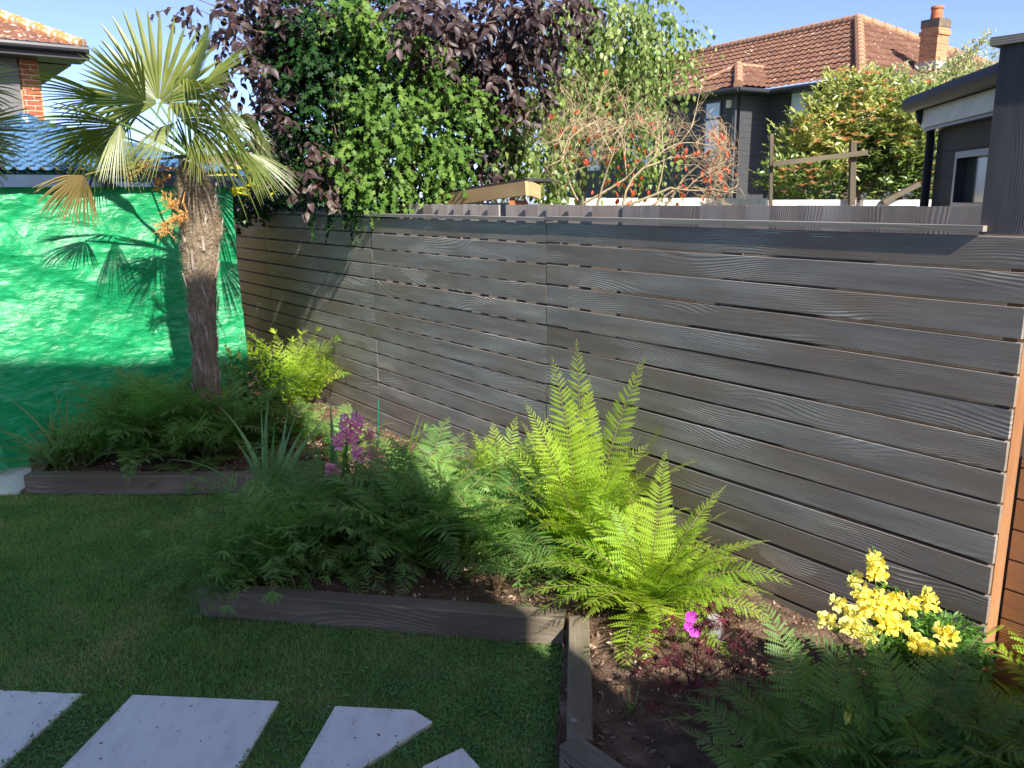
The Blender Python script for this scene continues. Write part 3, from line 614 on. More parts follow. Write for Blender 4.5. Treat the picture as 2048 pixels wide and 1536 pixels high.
def frond(bl, bs, base, az, el, L, curl=1.2, width=.2, npin=26, crisp=.12, roll=0.0, sway=0.0, rr=None, crest=False, start=.14):
    t = np.linspace(0, 1, 40); e = el-curl*t**1.5; a = az+sway*t**2
    T = np.stack([np.cos(a)*np.cos(e), np.sin(a)*np.cos(e), np.sin(e)], -1)
    P = base+np.concatenate([[V3(0, 0, 0)], np.cumsum((T[1:]+T[:-1])/2*(L/39), axis=0)])
    S = np.stack([np.sin(a), -np.cos(a), 0*a], -1); Nn = np.cross(S, T)
    ca, sa = math.cos(roll), math.sin(roll); S, Nn = S*ca+Nn*sa, Nn*ca-S*sa
    if bs is not None: bs.tube(P[::3], np.linspace(.0042, .001, len(P[::3])), 4, False)
    rv = rng.random() if rr is None else rr
    tp_ = start+(1-start)*np.linspace(0, .985, npin)**.95; 
    for sg in (-1, 1):
        tt = np.clip(tp_+rng.normal(0, .003, npin), 0, .999); f = tt*39; i0 = f.astype(int); fr_ = (f-i0)[:, None]; i1 = np.minimum(i0+1, 39)
        p = P[i0]*(1-fr_)+P[i1]*fr_; Tt, Ss, NN = T[i0], S[i0], Nn[i0]
        q = (tt-start)/(1-start); ln = width*L*np.clip(.45+q/.22*.55, 0, 1)*np.clip((1-q)*1.25, 0, 1)**.75*(1+rng.normal(0, crisp*.5, npin)); ln = np.maximum(ln, .004)
        ang = (.22+.75*q**2)[:, None]
        X = sg*Ss*np.cos(ang)+Tt*np.sin(ang)+NN*(.12+rng.normal(0, crisp, npin))[:, None]+rng.normal(0, crisp*.6, (npin, 3))
        R = frames(X, NN+rng.normal(0, crisp*1.3, (npin, 3)))
        bl.inst(PINNA, PINF, R, p, ln, r=np.clip(rv*.8+rng.random(npin)*.2, 0, 1))
        if crest:   # forked pinna tips
            tipp = p+nrm(X)*ln[:, None]*.85
            for dd in (-.7, .7):
                R2 = frames(X+Tt*dd+rng.normal(0, .3, (npin, 3)), NN+rng.normal(0, .4, (npin, 3))); bl.inst(PINNA, PINF, R2, tipp, ln*.38+.006, r=np.clip(rv*.8+.15, 0, 1))
    if crest:
        k = 7; R = frames(T[-1]+S[-1]*np.linspace(-1.2, 1.2, k)[:, None]+rng.normal(0, .3, (k, 3)), Nn[-1]+rng.normal(0, .3, (k, 3))); bl.inst(PINNA, PINF, R, np.tile(P[-1], (k, 1)), L*.09, r=rv)

def clampfence(b, gap=.012):
    for i, v in enumerate(b.v):
        o = (v-O)@NG; a = (v-O)@D; k = (o < gap) & (a > -.02)
        if k.any(): v = v.copy(); v[k] += NG*(gap-o[k])[:, None]; b.v[i] = v

def fern(label, x, y, n, L, el, curl, m, width=.2, az=(0, 2*PI), crisp=.12, crest=False, extra=(), npin=26, group=None, z=None, sp=.05):
    z = soilz(x, y) if z is None else z
    root = thing('fern', label, 'fern', (x, y, z), group); bl, bs = MB(), MB()
    for i in range(n):
        k = i/max(1, n-1); a = az[0]+(az[1]-az[0])*((i*.618+rng.random()*.12) % 1.0)
        ee = rng.uniform(*el); LL = rng.uniform(*L)
        base = V3(x, y, z)+V3(math.cos(a), math.sin(a), 0)*rng.uniform(0, sp)
        frond(bl, bs, base, a, ee, LL, rng.uniform(*curl), width*.98*rng.uniform(.85, 1.15), npin+2, crisp, rng.normal(0, .25), rng.normal(0, .25), None, crest)
    for (a, ee, LL, cc_, *ro) in extra: frond(bl, bs, V3(x, y, z), a, ee, LL, cc_, width*.72, npin+10, crisp*.6, ro[0] if ro else 0, 0, .7)
    clampfence(bl); clampfence(bs); bl.build('fronds', m, root); bs.build('stalks', m_stalk, root)
    return root

# ferns of the far bed
G1 = 'dark ferns of the far bed'
fern('dark green fern nearest the strappy clump in the far bed', -2.74, 5.85, 52, (.60, .92), (.6, 1.45), (.9, 1.7), m_fern, .19, crisp=.18)
fern('dark green fern in the middle of the far bed left of the palm trunk', -2.42, 5.80, 58, (.62, 1.0), (.6, 1.5), (.9, 1.7), m_fern, .19, crisp=.18)
fern('dark fern at the foot of the palm trunk', -2.04, 5.85, 52, (.60, .92), (.6, 1.45), (.9, 1.7), m_fern, .19, crisp=.18)
fern('low fern hanging over the far sleeper', -2.25, 5.48, 14, (.28, .42), (.2, .9), (.8, 1.6), m_fern, .22, crisp=.14)
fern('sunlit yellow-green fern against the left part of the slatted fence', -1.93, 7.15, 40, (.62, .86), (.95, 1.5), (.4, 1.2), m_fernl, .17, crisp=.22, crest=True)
# middle bed
fern('crested fern spilling over the left corner of the middle bed', -1.20, 4.0, 52, (.50, .76), (.35, 1.35), (.9, 1.7), m_fern, .17, crisp=.25, crest=True)
fern('crested dark fern in the middle bed below the pink flowers', -.86, 4.18, 50, (.52, .80), (.4, 1.4), (.9, 1.7), m_fern, .17, crisp=.25, crest=True)
fern('small crested fern hugging the sleeper at the left end of the middle bed', -1.30, 3.80, 18, (.3, .44), (.2, 1.0), (.7, 1.4), m_fern, .18, crisp=.22, crest=True)
fern('dark feathery fern in the centre of the middle bed', -.46, 4.05, 42, (.58, .86), (.5, 1.42), (.8, 1.6), m_fern, .20, crisp=.12)
fern('shaded fern left of the tall bright fern', -.10, 4.05, 42, (.55, .84), (.45, 1.4), (.8, 1.6), m_fern, .20, crisp=.14, extra=[(2.55, .95, .92, .9, .3)])
fern('low crested fern under the tall fern with sunlit edges', .16, 3.86, 26, (.30, .46), (.3, 1.3), (.9, 1.5), m_fern, .19, crisp=.25, crest=True)
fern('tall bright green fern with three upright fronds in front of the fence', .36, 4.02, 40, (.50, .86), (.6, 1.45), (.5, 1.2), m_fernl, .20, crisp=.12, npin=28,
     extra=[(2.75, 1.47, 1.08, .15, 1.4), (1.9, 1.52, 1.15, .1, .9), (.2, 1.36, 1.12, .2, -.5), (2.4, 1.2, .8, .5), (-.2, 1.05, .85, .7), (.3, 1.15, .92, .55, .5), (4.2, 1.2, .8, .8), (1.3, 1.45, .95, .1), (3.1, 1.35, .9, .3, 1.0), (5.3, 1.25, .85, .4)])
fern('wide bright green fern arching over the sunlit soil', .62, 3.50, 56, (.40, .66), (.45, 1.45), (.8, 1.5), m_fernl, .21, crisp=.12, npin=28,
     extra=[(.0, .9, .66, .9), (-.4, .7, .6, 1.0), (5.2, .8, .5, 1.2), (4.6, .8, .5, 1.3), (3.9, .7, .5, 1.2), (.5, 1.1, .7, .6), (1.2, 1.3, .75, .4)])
fern('dark upright fern at the back of the middle bed near the iris', -.52, 4.62, 30, (.55, .80), (.6, 1.45), (.7, 1.4), m_fern, .2, crisp=.14)
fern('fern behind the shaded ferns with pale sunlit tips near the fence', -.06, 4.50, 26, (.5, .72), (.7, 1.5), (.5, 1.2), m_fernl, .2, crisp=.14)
fern('crested fern at the back of the middle bed beside the iris', -1.18, 4.42, 34, (.45, .66), (.5, 1.4), (.8, 1.6), m_fern, .18, crisp=.24, crest=True)
fern('low green fern near the fence behind the pink snapdragon', -1.22, 5.72, 24, (.35, .52), (.5, 1.4), (.8, 1.6), m_fern, .2, crisp=.18)
fern('small fern at the back of the bed left of the sword leaves', -1.62, 6.15, 22, (.32, .5), (.5, 1.4), (.8, 1.6), m_fern, .2, crisp=.18)
# near right corner
fern('dark shaded fern at the bottom of the photo between maple and yellow flowers', 1.02, 2.38, 26, (.40, .58), (.35, 1.2), (.6, 1.3), m_fern, .22, crisp=.1, npin=28)
fern('dark fern in front of the yellow snapdragon', 1.30, 2.30, 28, (.40, .60), (.4, 1.35), (.6, 1.3), m_fern, .22, crisp=.1, npin=28)
fern('dark fern at the bottom right corner', 1.62, 2.20, 22, (.35, .52), (.4, 1.3), (.6, 1.3), m_fern, .22, crisp=.1, npin=28)
fern('nearest dark fern cut by the bottom edge', .82, 2.10, 20, (.36, .5), (.35, 1.1), (.6, 1.3), m_fern, .22, crisp=.1, npin=28)
fern('fern beside the orange end post with sunlit upper fronds at the right edge', 1.98, 2.55, 20, (.36, .52), (.6, 1.4), (.5, 1.2), m_fernl, .22, crisp=.1, npin=28)

# ------------------------------------------------------------------ strappy leaves
def blade(b, base, az, el, L, wd, curl, twist=0.0, n=12, r=None):
    t = np.linspace(0, 1, n); e = el-curl*t**1.6
    T = np.stack([math.cos(az)*np.cos(e), math.sin(az)*np.cos(e), np.sin(e)], -1); P = base+np.concatenate([[V3(0, 0, 0)], np.cumsum((T[1:]+T[:-1])/2*(L/(n-1)), axis=0)])
    S = V3(math.sin(az), -math.cos(az), 0); Nn = np.cross(S, T); a = twist*t; Sv = S*np.cos(a)[:, None]+Nn*np.sin(a)[:, None]; Nv = Nn*np.cos(a)[:, None]-S*np.sin(a)[:, None]
    ww = wd*(1-t**3)*(.55+.45*np.sin(PI*np.clip(t*1.2+.1, 0, 1)))+.0004
    G = np.stack([P-Sv*ww[:, None]+Nv*ww[:, None]*.35, P, P+Sv*ww[:, None]+Nv*ww[:, None]*.35], 1); b.grid(G, None, r)
m_strap = leafmat('strap_leaf', [(.09, .18, .05), (.17, .27, .08), (.26, .28, .10)], .25, .4)
m_iris = leafmat('iris_leaf', [(.12, .25, .09), (.17, .33, .13), (.22, .38, .14)], .3, .4)
m_orange = leafmat('autumn_strap', [(.45, .22, .03), (.55, .33, .05), (.30, .35, .06)], .4, .4)
def strap_plant(name, label, cat, x, y, n, L, wd, el, curl, m, azr=(0, 2*PI), sp=.05, z=None):
    z = soilz(x, y) if z is None else z; root = thing(name, label, cat, (x, y, z)); b = MB()
    for i in range(n):
        a = azr[0]+(azr[1]-azr[0])*rng.random(); q = rng.uniform(0, 2*PI)
        blade(b, V3(x+math.cos(q)*sp*rng.random(), y+math.sin(q)*sp*rng.random(), z-.01), a, rng.uniform(*el), rng.uniform(*L), wd*rng.uniform(.7, 1.15), rng.uniform(*curl), rng.normal(0, .8))
    clampfence(b); b.build('leaves', m, root); return root
strap_plant('crocosmia', 'clump of strappy green-bronze leaves at the left end of the far bed', 'strappy plant', -3.20, 5.72, 95, (.35, .68), .012, (.35, 1.45), (.2, 1.2), m_strap, sp=.20)
strap_plant('iris', 'fan of broad grey-green sword leaves above the crested ferns', 'iris', -1.48, 4.75, 16, (.55, .85), .020, (.9, 1.5), (.05, 1.0), m_iris, sp=.07)
strap_plant('iris', 'two upright iris leaves in front of the sunlit fern', 'iris', -1.12, 4.95, 6, (.6, .8), .017, (1.2, 1.52), (.05, .4), m_iris, sp=.06)
strap_plant('iris', 'arching yellow-orange sword leaves behind the dark ferns near the fence', 'iris', -.62, 5.30, 4, (.42, .55), .017, (.7, 1.3), (.9, 1.7), m_orange, azr=(-.4, .5), sp=.05)
strap_plant('iris', 'short upright yellow-green sword leaves right of the pink flowers', 'iris', -.72, 5.15, 3, (.48, .6), .019, (1.2, 1.45), (.0, .3), m_fernl, azr=(-.3, .4), sp=.05)

# ------------------------------------------------------------------ flowers
def lobe(c, d, up, s, cup=.3, n=8):
    """petal disc at c reaching along d"""
    d = nrm(V3(*d)); up = nrm(V3(*up)); sd = np.cross(up, d); v = [np.array(c, float)]
    v = [np.array(c, float)+s*d*.12]
    for k in range(n):
        a = -PI*.86+2*PI*.86*k/(n-1); q = d*(.52+.5*math.cos(a))+sd*.52*math.sin(a); v.append(np.array(c)+s*(q+up*cup*(q@q)*(1+.5*math.sin(k*2.9))))
    return v, [(0, k, k+1) for k in range(1, n)]
def merge(parts):
    V, Fq, o = [], [], 0
    for v, f in parts: V += list(v); Fq += [tuple(i+o for i in g) for g in f]; o += len(v)
    return np.array(V), [np.array(Fq)]
SNAP = merge([lobe((.5, .12, .10), (.35, .5, 1), (-1, .1, .4), .62, -.25), lobe((.5, -.12, .10), (.35, -.5, 1), (-1, -.1, .4), .62, -.25),
              lobe((.55, 0, 0), (1, 0, -.35), (.2, 0, 1), .55, -.4), lobe((.5, .1, -.05), (.4, 1, -.6), (.5, 0, 1), .50, -.4), lobe((.5, -.1, -.05), (.4, -1, -.6), (.5, 0, 1), .50, -.4),
              ([(0, 0, .10), (0, .11, -.05), (0, -.11, -.05), (.6, 0, .22), (.6, .22, -.10), (.6, -.22, -.10)], [(0, 1, 4), (0, 4, 3), (1, 2, 5), (1, 5, 4), (2, 0, 3), (2, 3, 5)])])
def spike(bf, bst, bl, base, top, head, size, sc=1.0, leaf=.035, tone=None, dens=1.0):
    base, top = np.array(base, float), np.array(top, float); t = np.linspace(0, 1, 8)[:, None]; mid = (base+top)/2+rng.normal(0, .02, 3)
    pts = base*(1-t)**2+2*mid*t*(1-t)+top*t**2; bst.tube(pts, np.linspace(.003, .0015, 8), 5, False); L = np.linalg.norm(top-base); ax = nrm(pts[-1]-pts[-3])
    n = max(5, int(head/(.0105)*dens)); k = np.arange(n); s = k/n; p = top-ax*(head*(1-s))[:, None]; a = k*2.4+rng.random()*6
    dr = np.stack([np.cos(a), np.sin(a), .25+0*a], -1); R = frames(dr, np.tile(UP, (n, 1))+rng.normal(0, .15, (n, 3)))
    bf.inst(SNAP[0], SNAP[1], R, p, size*(1-.45*s**3)*rng.uniform(.85, 1.15, n), r=rng.random(n) if tone is None else np.clip(tone+rng.normal(0, .12, n), 0, 1))
    # buds at the tip and leaves below
    nb = 8; a = np.arange(nb)*2.4; bl.inst(*ROUND, frames(np.stack([np.cos(a), np.sin(a), 1.2+0*a], -1), UP+rng.normal(0, .1, (nb, 3))), top+ax*np.linspace(-.006, .018, nb)[:, None], .009)
    nl = int((L-head)/.006); s = rng.random(nl); q = pts[np.minimum((s*(1-head/L)*7).astype(int), 6)]+rng.normal(0, .008, (nl, 3)); a = rng.random(nl)*2*PI
    bl.inst(*LONG, frames(np.stack([np.cos(a), np.sin(a), .5+rng.random(nl)*.5], -1), np.tile(UP, (nl, 1))), q, leaf*rng.uniform(.6, 1.3, nl))
def petalmat(name, cols):
    return leafmat(name, cols, .35, .5, (1.25, 1.15, .7) if name[0] == 'y' else (1.2, .9, 1.2), .25, 20)
m_yel = petalmat('yellow_petal', [(.90, .87, .34), (.92, .84, .16), (.90, .74, .06)]); m_pink = petalmat('pink_petal', [(.92, .50, .64), (.88, .36, .52), (.94, .68, .74)])
m_snl = leafmat('snapdragon_leaf', [(.05, .14, .025), (.10, .24, .04), (.17, .32, .06)], .3)
def snapdragon(label, base, spikes, mf, size, spread=.06, bush=0, br=(.1, .1, .1), leaf=.035):
    root = thing('snapdragon', label, 'snapdragon', base); bl, bs = MB(), MB(); base = np.array(base, float)
    for (x, y, Y, head, tone) in spikes:
        bf = MB(); top = at(x, y, Y); b0 = base+rng.normal(0, spread, 3)*[1, 1, 0]; spike(bf, bs, bl, b0+(0, 0, -.02), top, head, size, tone=tone, leaf=leaf)
        clampfence(bf); bf.build('flower_spike', mf, root)
    if bush:
        c = base+V3(0, 0, br[2]*.9); d = nrm(rng.normal(size=(bush, 3))); p = c+d*np.array(br)*rng.uniform(.3, 1, bush)[:, None]**.5; p[:, 2] = np.maximum(p[:, 2], base[2]+.01)
        bl.inst(*LONG, frames(d*[1, 1, .6]+rng.normal(0, .4, (bush, 3))+[0, 0, .3], UP+rng.normal(0, .4, (bush, 3))), p, leaf*rng.uniform(.6, 1.3, bush))
    clampfence(bl); clampfence(bs); bl.build('leaves', m_snl, root); bs.build('stems', m_greenstem, root); return root
snapdragon('large yellow snapdragon in full flower against the right end of the fence', (1.52, 2.70, .1),
    [(1748, 1104, 2.72, .085, .45), (1741, 1140, 2.70, .05, .6), (1706, 1152, 2.74, .06, .1), (1672, 1202, 2.68, .045, .1), (1645, 1237, 2.64, .03, .05), (1718, 1180, 2.66, .08, .3), (1757, 1182, 2.66, .085, .5), (1792, 1188, 2.68, .085, .6), (1818, 1192, 2.70, .06, .5), (1852, 1184, 2.70, .085, .5),
     (1690, 1250, 2.58, .05, .15), (1727, 1262, 2.56, .05, .25), (1765, 1240, 2.60, .05, .5), (1824, 1275, 2.56, .06, .6), (1852, 1290, 2.55, .05, .6), (1885, 1254, 2.62, .05, .5), (1905, 1265, 2.6, .045, .6), (1893, 1300, 2.58, .05, .8), (1708, 1225, 2.62, .06, .2), (1800, 1240, 2.60, .05, .5), (1740, 1215, 2.62, .07, .3)],
    m_yel, .038, .07, 1800, (.20, .13, .20))
snapdragon('pink snapdragon flowering between the crested ferns and the fence', (-.92, 4.72, .1),
    [(690, 832, 4.75, .13, None), (713, 826, 4.78, .11, None), (672, 868, 4.7, .09, None), (744, 862, 4.8, .06, None), (718, 898, 4.65, .07, None), (702, 862, 4.7, .09, None), (762, 905, 4.75, .04, None), (661, 936, 4.6, .03, None), (745, 900, 4.7, .05, None)],
    m_pink, .046, .06, 400, (.16, .14, .16))
# tall yellow flowers by the palm
root = thing('loosestrife', 'tall leafy stems with small yellow flowers right of the palm trunk', 'flowering plant', (-2.0, 6.45, .1)); bf, bs, bl = MB(), MB(), MB()
for (x, y, Y, h, kf) in [(452, 690, 6.3, .07, 1), (478, 702, 6.35, .06, 1), (465, 730, 6.3, .05, 1), (487, 745, 6.4, .05, 1), (440, 715, 6.25, .04, 0), (500, 735, 6.4, .1, 0), (520, 745, 6.4, .12, 0), (478, 770, 6.2, .04, 1), (445, 780, 6.1, .04, 1), (535, 790, 6.3, .1, 0), (560, 770, 6.3, .1, 0)]:
    bf = MB(); top = at(x, y, Y); b0 = V3(-1.98+rng.normal(0, .10), 6.25+rng.normal(0, .06), .08); (spike(bf, bs, bl, b0, top, h, .028, leaf=.05, dens=.6) if kf else spike(MB(), bs, bl, b0, top, .02, .012, leaf=.05))
    n = 26; s = rng.random(n)[:, None]*.35; a = rng.random(n)*6.3; bl.inst(*ROUND, frames(np.stack([np.cos(a), np.sin(a), .6+0*a], -1), np.tile(UP, (n, 1))), top*(1-s)+b0*s+rng.normal(0, .006, (n, 3)), .013)
    if kf: bf.build('flower_spike', m_yel, root)
n = 1100; p = np.stack([rng.normal(-1.98, .13, n), rng.normal(6.25, .10, n), rng.uniform(.1, .75, n)], -1); bl.inst(*LONG, frames(rng.normal(0, 1, (n, 3))*[1, 1, .4]+[0, 0, .3], UP+rng.normal(0, .3, (n, 3))), p, .05*rng.uniform(.6, 1.3, n))
bl.build('leaves', leafmat('dark_leaf', [(.03, .09, .02), (.06, .15, .035), (.1, .2, .05)], .3), root); bs.build('stems', m_greenstem, root)
# magenta flower by the maple
root = thing('petunia', 'small magenta flower between the bright fern and the dark maple', 'flower', onz(1390, 1290, .1)); b = MB(); bs = MB()
for (x, y, s) in ((1382, 1232, .03), (1390, 1262, .028), (1376, 1252, .024)):
    c = at(x, y, 3.12); 
    for k in range(5):
        a = k*2*PI/5; d = V3(math.cos(a), -.25, math.sin(a)); v, f = lobe(c, d, (0, -1, .2), s, .1); b.add(v, [np.array(f)])
    bs.tube([c+V3(0, .01, 0), onz(1390, 1290, .09)], .0015, 5)
b.build('flower_head', petalmat('magenta_petal', [(.62, .05, .55), (.7, .1, .62), (.75, .2, .7)]), root); bs.build('stem', m_greenstem, root)
# fallen pale blossom
b = MB(); b.inst(SNAP[0], SNAP[1], rot_rand(3), np.array([onz(1694, 1428, .3), onz(1700, 1432, .3), onz(1688, 1436, .3)]), .022); tag(b.build('fallen_blossom', m_yel), 'single pale yellow blossom low among the dark ferns', 'flower')
# dandelion in the lawn
root = thing('dandelion', 'tiny yellow dandelion in the grass beside the patio', 'dandelion', onz(23, 1000, 0)); b = MB(); c = onz(23, 998, 0)+[0, 0, .035]
for k in range(16):
    a = k*.393; v, f = lobe(c, (math.cos(a), math.sin(a), .4), (0, 0, 1), .014, .1, 5); b.add(v, [np.array(f)])
b.build('flower_head', m_yel, root); b = MB(); b.tube([c-[0, 0, .035], c], .0015, 5); b.build('stem', m_greenstem, root)

# canes
def cane(label, x, y, x1, y1, Y):
    b = MB(); p, q = at(x1, y1, Y), at(x, y, Y); t = np.linspace(0, 1, 16)[:, None]; rr_ = np.where(np.arange(16) % 2, .0062, .0056); b.tube(p*(1-t)+q*t, rr_, 8); tag(b.build('plant_stake', m_green_cane), label, 'plant stake', 'green plant stakes')
cane('green plant stake leaning by the near end of the fence', 1936, 1298, 1950, 1385, 2.66)
cane('dark green plant stake standing right of the pink snapdragon', 757, 800, 752, 960, 4.95)
cane('green plant stake among the stems right of the palm', 490, 760, 492, 880, 6.25)

# Japanese maple
m_maple = leafmat('maple_leaf', [(.045, .010, .015), (.085, .015, .022), (.18, .025, .035)], .3, .5, (1.8, .8, .8))
q0 = onz(1395, 1418, .1); root = thing('japanese_maple', 'small dark red Japanese maple with finely cut leaves in the sunlit soil', 'maple', q0); bl, bs = MB(), MB()
tips = [(1325, 1230), (1395, 1232), (1425, 1205), (1450, 1228), (1475, 1250), (1440, 1262), (1400, 1270), (1352, 1262), (1490, 1290), (1310, 1300), (1340, 1320), (1370, 1300), (1430, 1300), (1455, 1330), (1300, 1345), (1395, 1340), (1325, 1385), (1345, 1420), (1360, 1440), (1415, 1372), (1480, 1340), (1380, 1375), (1300, 1400), (1415, 1225), (1465, 1215), (1505, 1335), (1275, 1330)]
fk0 = q0+V3(-.01, 0, .07); bs.tube([q0, q0+V3(.004, 0, .035), fk0], [.006, .005, .0045], 6, False); forks = []
for (fx, fy) in ((1345, 1290), (1400, 1265), (1445, 1280), (1330, 1360), (1375, 1345), (1440, 1340), (1360, 1400)):
    f_ = at(fx, fy, 2.74+rng.uniform(-.06, .06)); forks.append(f_); m_ = (fk0+f_)/2+rng.normal(0, .015, 3); bs.tube([fk0, m_, f_], [.0042, .003, .0019], 5, False)
for (x, y) in tips:
    tp_ = at(x, y+8, 2.78+rng.uniform(-.14, .12)); k_ = forks[int(np.argmin([np.linalg.norm(f_-tp_) for f_ in forks]))]; mid = k_*.5+tp_*.5+rng.normal(0, .012, 3)+V3(0, 0, .02); t = np.linspace(0, 1, 7)[:, None]; pts = k_*(1-t)**2+2*mid*t*(1-t)+tp_*t*t; bs.tube(pts, np.linspace(.0018, .0008, 7), 4, False)
    n = 4; a = rng.random(n)*6.3; X = np.stack([np.cos(a), np.sin(a), -.35+0*a], -1); pos = tp_+rng.normal(0, .03, (n, 3)); N_ = V3(0, -.5, 1)+rng.normal(0, .3, (n, 3)); bl.inst(*MAPLE, frames(X, N_), pos, rng.uniform(.034, .056, n), r=np.clip(rng.random(n)*.7+(.35 if y > 1360 else 0), 0, 1))
clampfence(bl); bl.build('leaves', m_maple, root); bs.build('stems', plain('maple_bark', (.07, .02, .02)), root)

# little heather, jar, stone, tuft
q0 = onz(992, 1182, .1); root = thing('heather', 'tiny reddish heather plant on the soil behind the front sleeper', 'heather', q0); bs, bl = MB(), MB()
for i in range(60):
    a = rng.random()*6.3; L = rng.uniform(.04, .10); tp_ = q0+V3(math.cos(a)*L*.6, math.sin(a)*L*.6, L); bs.tube([q0, (q0+tp_)/2+[0, 0, .01], tp_], [.0015, .0012, .0008], 4, False); n = 14; s = rng.uniform(.3, 1, n)[:, None]; bl.inst(*NARROW, frames(rng.normal(size=(n, 3))+[0, 0, .8], rng.normal(size=(n, 3))), q0*(1-s)+tp_*s, .012)
bl.build('leaves', leafmat('heather_leaf', [(.10, .05, .03), (.25, .12, .07), (.12, .16, .08)], .2), root); bs.build('stems', m_twig, root)
q0 = onz(1428, 1275, .1); q0 = q0+NG*max(0, .07-(q0-O)@NG); root = thing('glass_jar', 'upturned clear glass jar half hidden behind the maple by the fence', 'jar', q0); b = MB()
prof = [(.036, 0), (.039, .012), (.039, .055), (.034, .068), (.030, .074), (.031, .086), (.027, .088), (.0, .086)]
b.tube([q0+[0, 0, z] for r, z in prof], [max(r, .001) for r, z in prof], 20); gm = MT('jar_glass'); gm.b.inputs['Transmission Weight'].default_value = .75; b.build('jar_body', gm.done((.75, .78, .78), .08, .6), root, True)
b = MB(); b.tube([q0+[0, 0, .0865], q0+[0, 0, .095]], [.0315, .0315], 20); b.build('lid', plain('grey_lid', (.35, .36, .36)), root)
q0 = onz(758, 912, .1)
strap_plant('grass_tuft', 'tuft of thin grass on the dark soil left of the maple', 'grass tuft', *onz(1262, 1420, .1)[:2], 26, (.05, .12), .0018, (.5, 1.4), (.2, 1.0), m_strap, sp=.02)

# ------------------------------------------------------------------ lawn blades and clover
LAWN = [(-5.2, 2.2), (.14, 2.2), (.12, 2.5), (.225, 3.3), PB1, PB0, (-1.49, 3.72), (-1.29, 5.2), PA0, PATIO_X*np.array([1, 0])+np.array([0, PATIO_Y]), (-5.2, PATIO_Y)]
def lawn_pts(n):
    y = rng.uniform(2.2, 5.5, n); x = rng.uniform(-3.9, .3, n); k = inpoly(x, y, LAWN) & (x > -.68*y-.1)
    for P in slabs: k &= ~inpoly(x, y, [tuple((p-np.mean(P, 0))*(1-.03)+np.mean(P, 0))[:2] for p in P])
    return x[k], y[k]
x, y = lawn_pts(330000); bare = fbm(x*2.2, y*2.2, 71, 4); k = rng.random(len(x)) < np.clip(1.05+bare*2.6, .25, 1)*np.clip(5.2/y**1.1, .5, 1); x, y, bare = x[k], y[k], bare[k]; n = len(x)
BLT = np.array([(0, -.5, 0), (0, .5, 0), (.55, -.38, .03), (.55, .38, .03), (1.0, 0, -.12)]); BLF = [np.array([(0, 1, 3, 2)]), np.array([(2, 3, 4)])]
a = rng.random(n)*2*PI; e = rng.uniform(.35, 1.35, n); X = np.stack([np.cos(a)*np.cos(e), np.sin(a)*np.cos(e), np.sin(e)], -1); R = frames(X, np.stack([-np.cos(a), -np.sin(a), 1+0*a], -1))
R = R*np.array([1, .085, 1])[None, None, :]; L = rng.uniform(.016, .034, n)*(1+.5*fbm(x*4, y*4, 72, 3)); b = MB()
b.inst(BLT, BLF, R, np.stack([x, y, 0*x], -1), L, r=np.clip(rng.random(n)*.4+.25+bare*1.0+fbm(x*13, y*13, 77, 2)*.7, 0, 1))
tag(b.build('lawn_grass', leafmat('grass_blade', [(.13, .26, .06), (.23, .37, .09), (.44, .42, .19)], .35, .5)), 'short mown grass of the lawn', 'grass', kind='stuff')
x, y = lawn_pts(42000); k = fbm(x*1.6+4, y*1.6, 75, 3)+fbm(x*7, y*7, 76, 2)*.7+(3.5-y)*.16 > .04; x, y = x[k], y[k]; n = len(x)
h = lobe((0, 0, 0), (1, 0, 0), (0, 0, 1), .95, .1, 7); b = MB(); a0 = rng.random(n)*6.3; s = rng.uniform(.004, .008, n); z = rng.uniform(.010, .026, n); tl = rng.normal(0, .3, (n, 3))
for kk_ in range(3):
    a = a0+kk_*2.094; b.inst(np.array(h[0]), [np.array(h[1])], frames(np.stack([np.cos(a), np.sin(a), -.1+0*a], -1), UP+tl), np.stack([x, y, z], -1), s)
tag(b.build('clover', leafmat('clover_leaf', [(.08, .22, .06), (.12, .29, .09), (.17, .35, .11)], .3, .5)), 'clover growing through the lawn', 'clover', kind='stuff')
n = 900; x, y = lawn_pts(n*2); x, y = x[:n], y[:n]; b = MB(); a = rng.random(len(x))*6.3; b.inst(*LONG, frames(np.stack([np.cos(a), np.sin(a), .35+0*a], -1), np.tile(UP, (len(x), 1))), np.stack([x, y, .006+0*x], -1), rng.uniform(.02, .05, len(x)))
tag(b.build('lawn_weeds', leafmat('weed_leaf', [(.09, .22, .06), (.13, .30, .09), (.2, .34, .11)], .25)), 'small broad-leaved weeds in the lawn', 'weeds', kind='stuff')

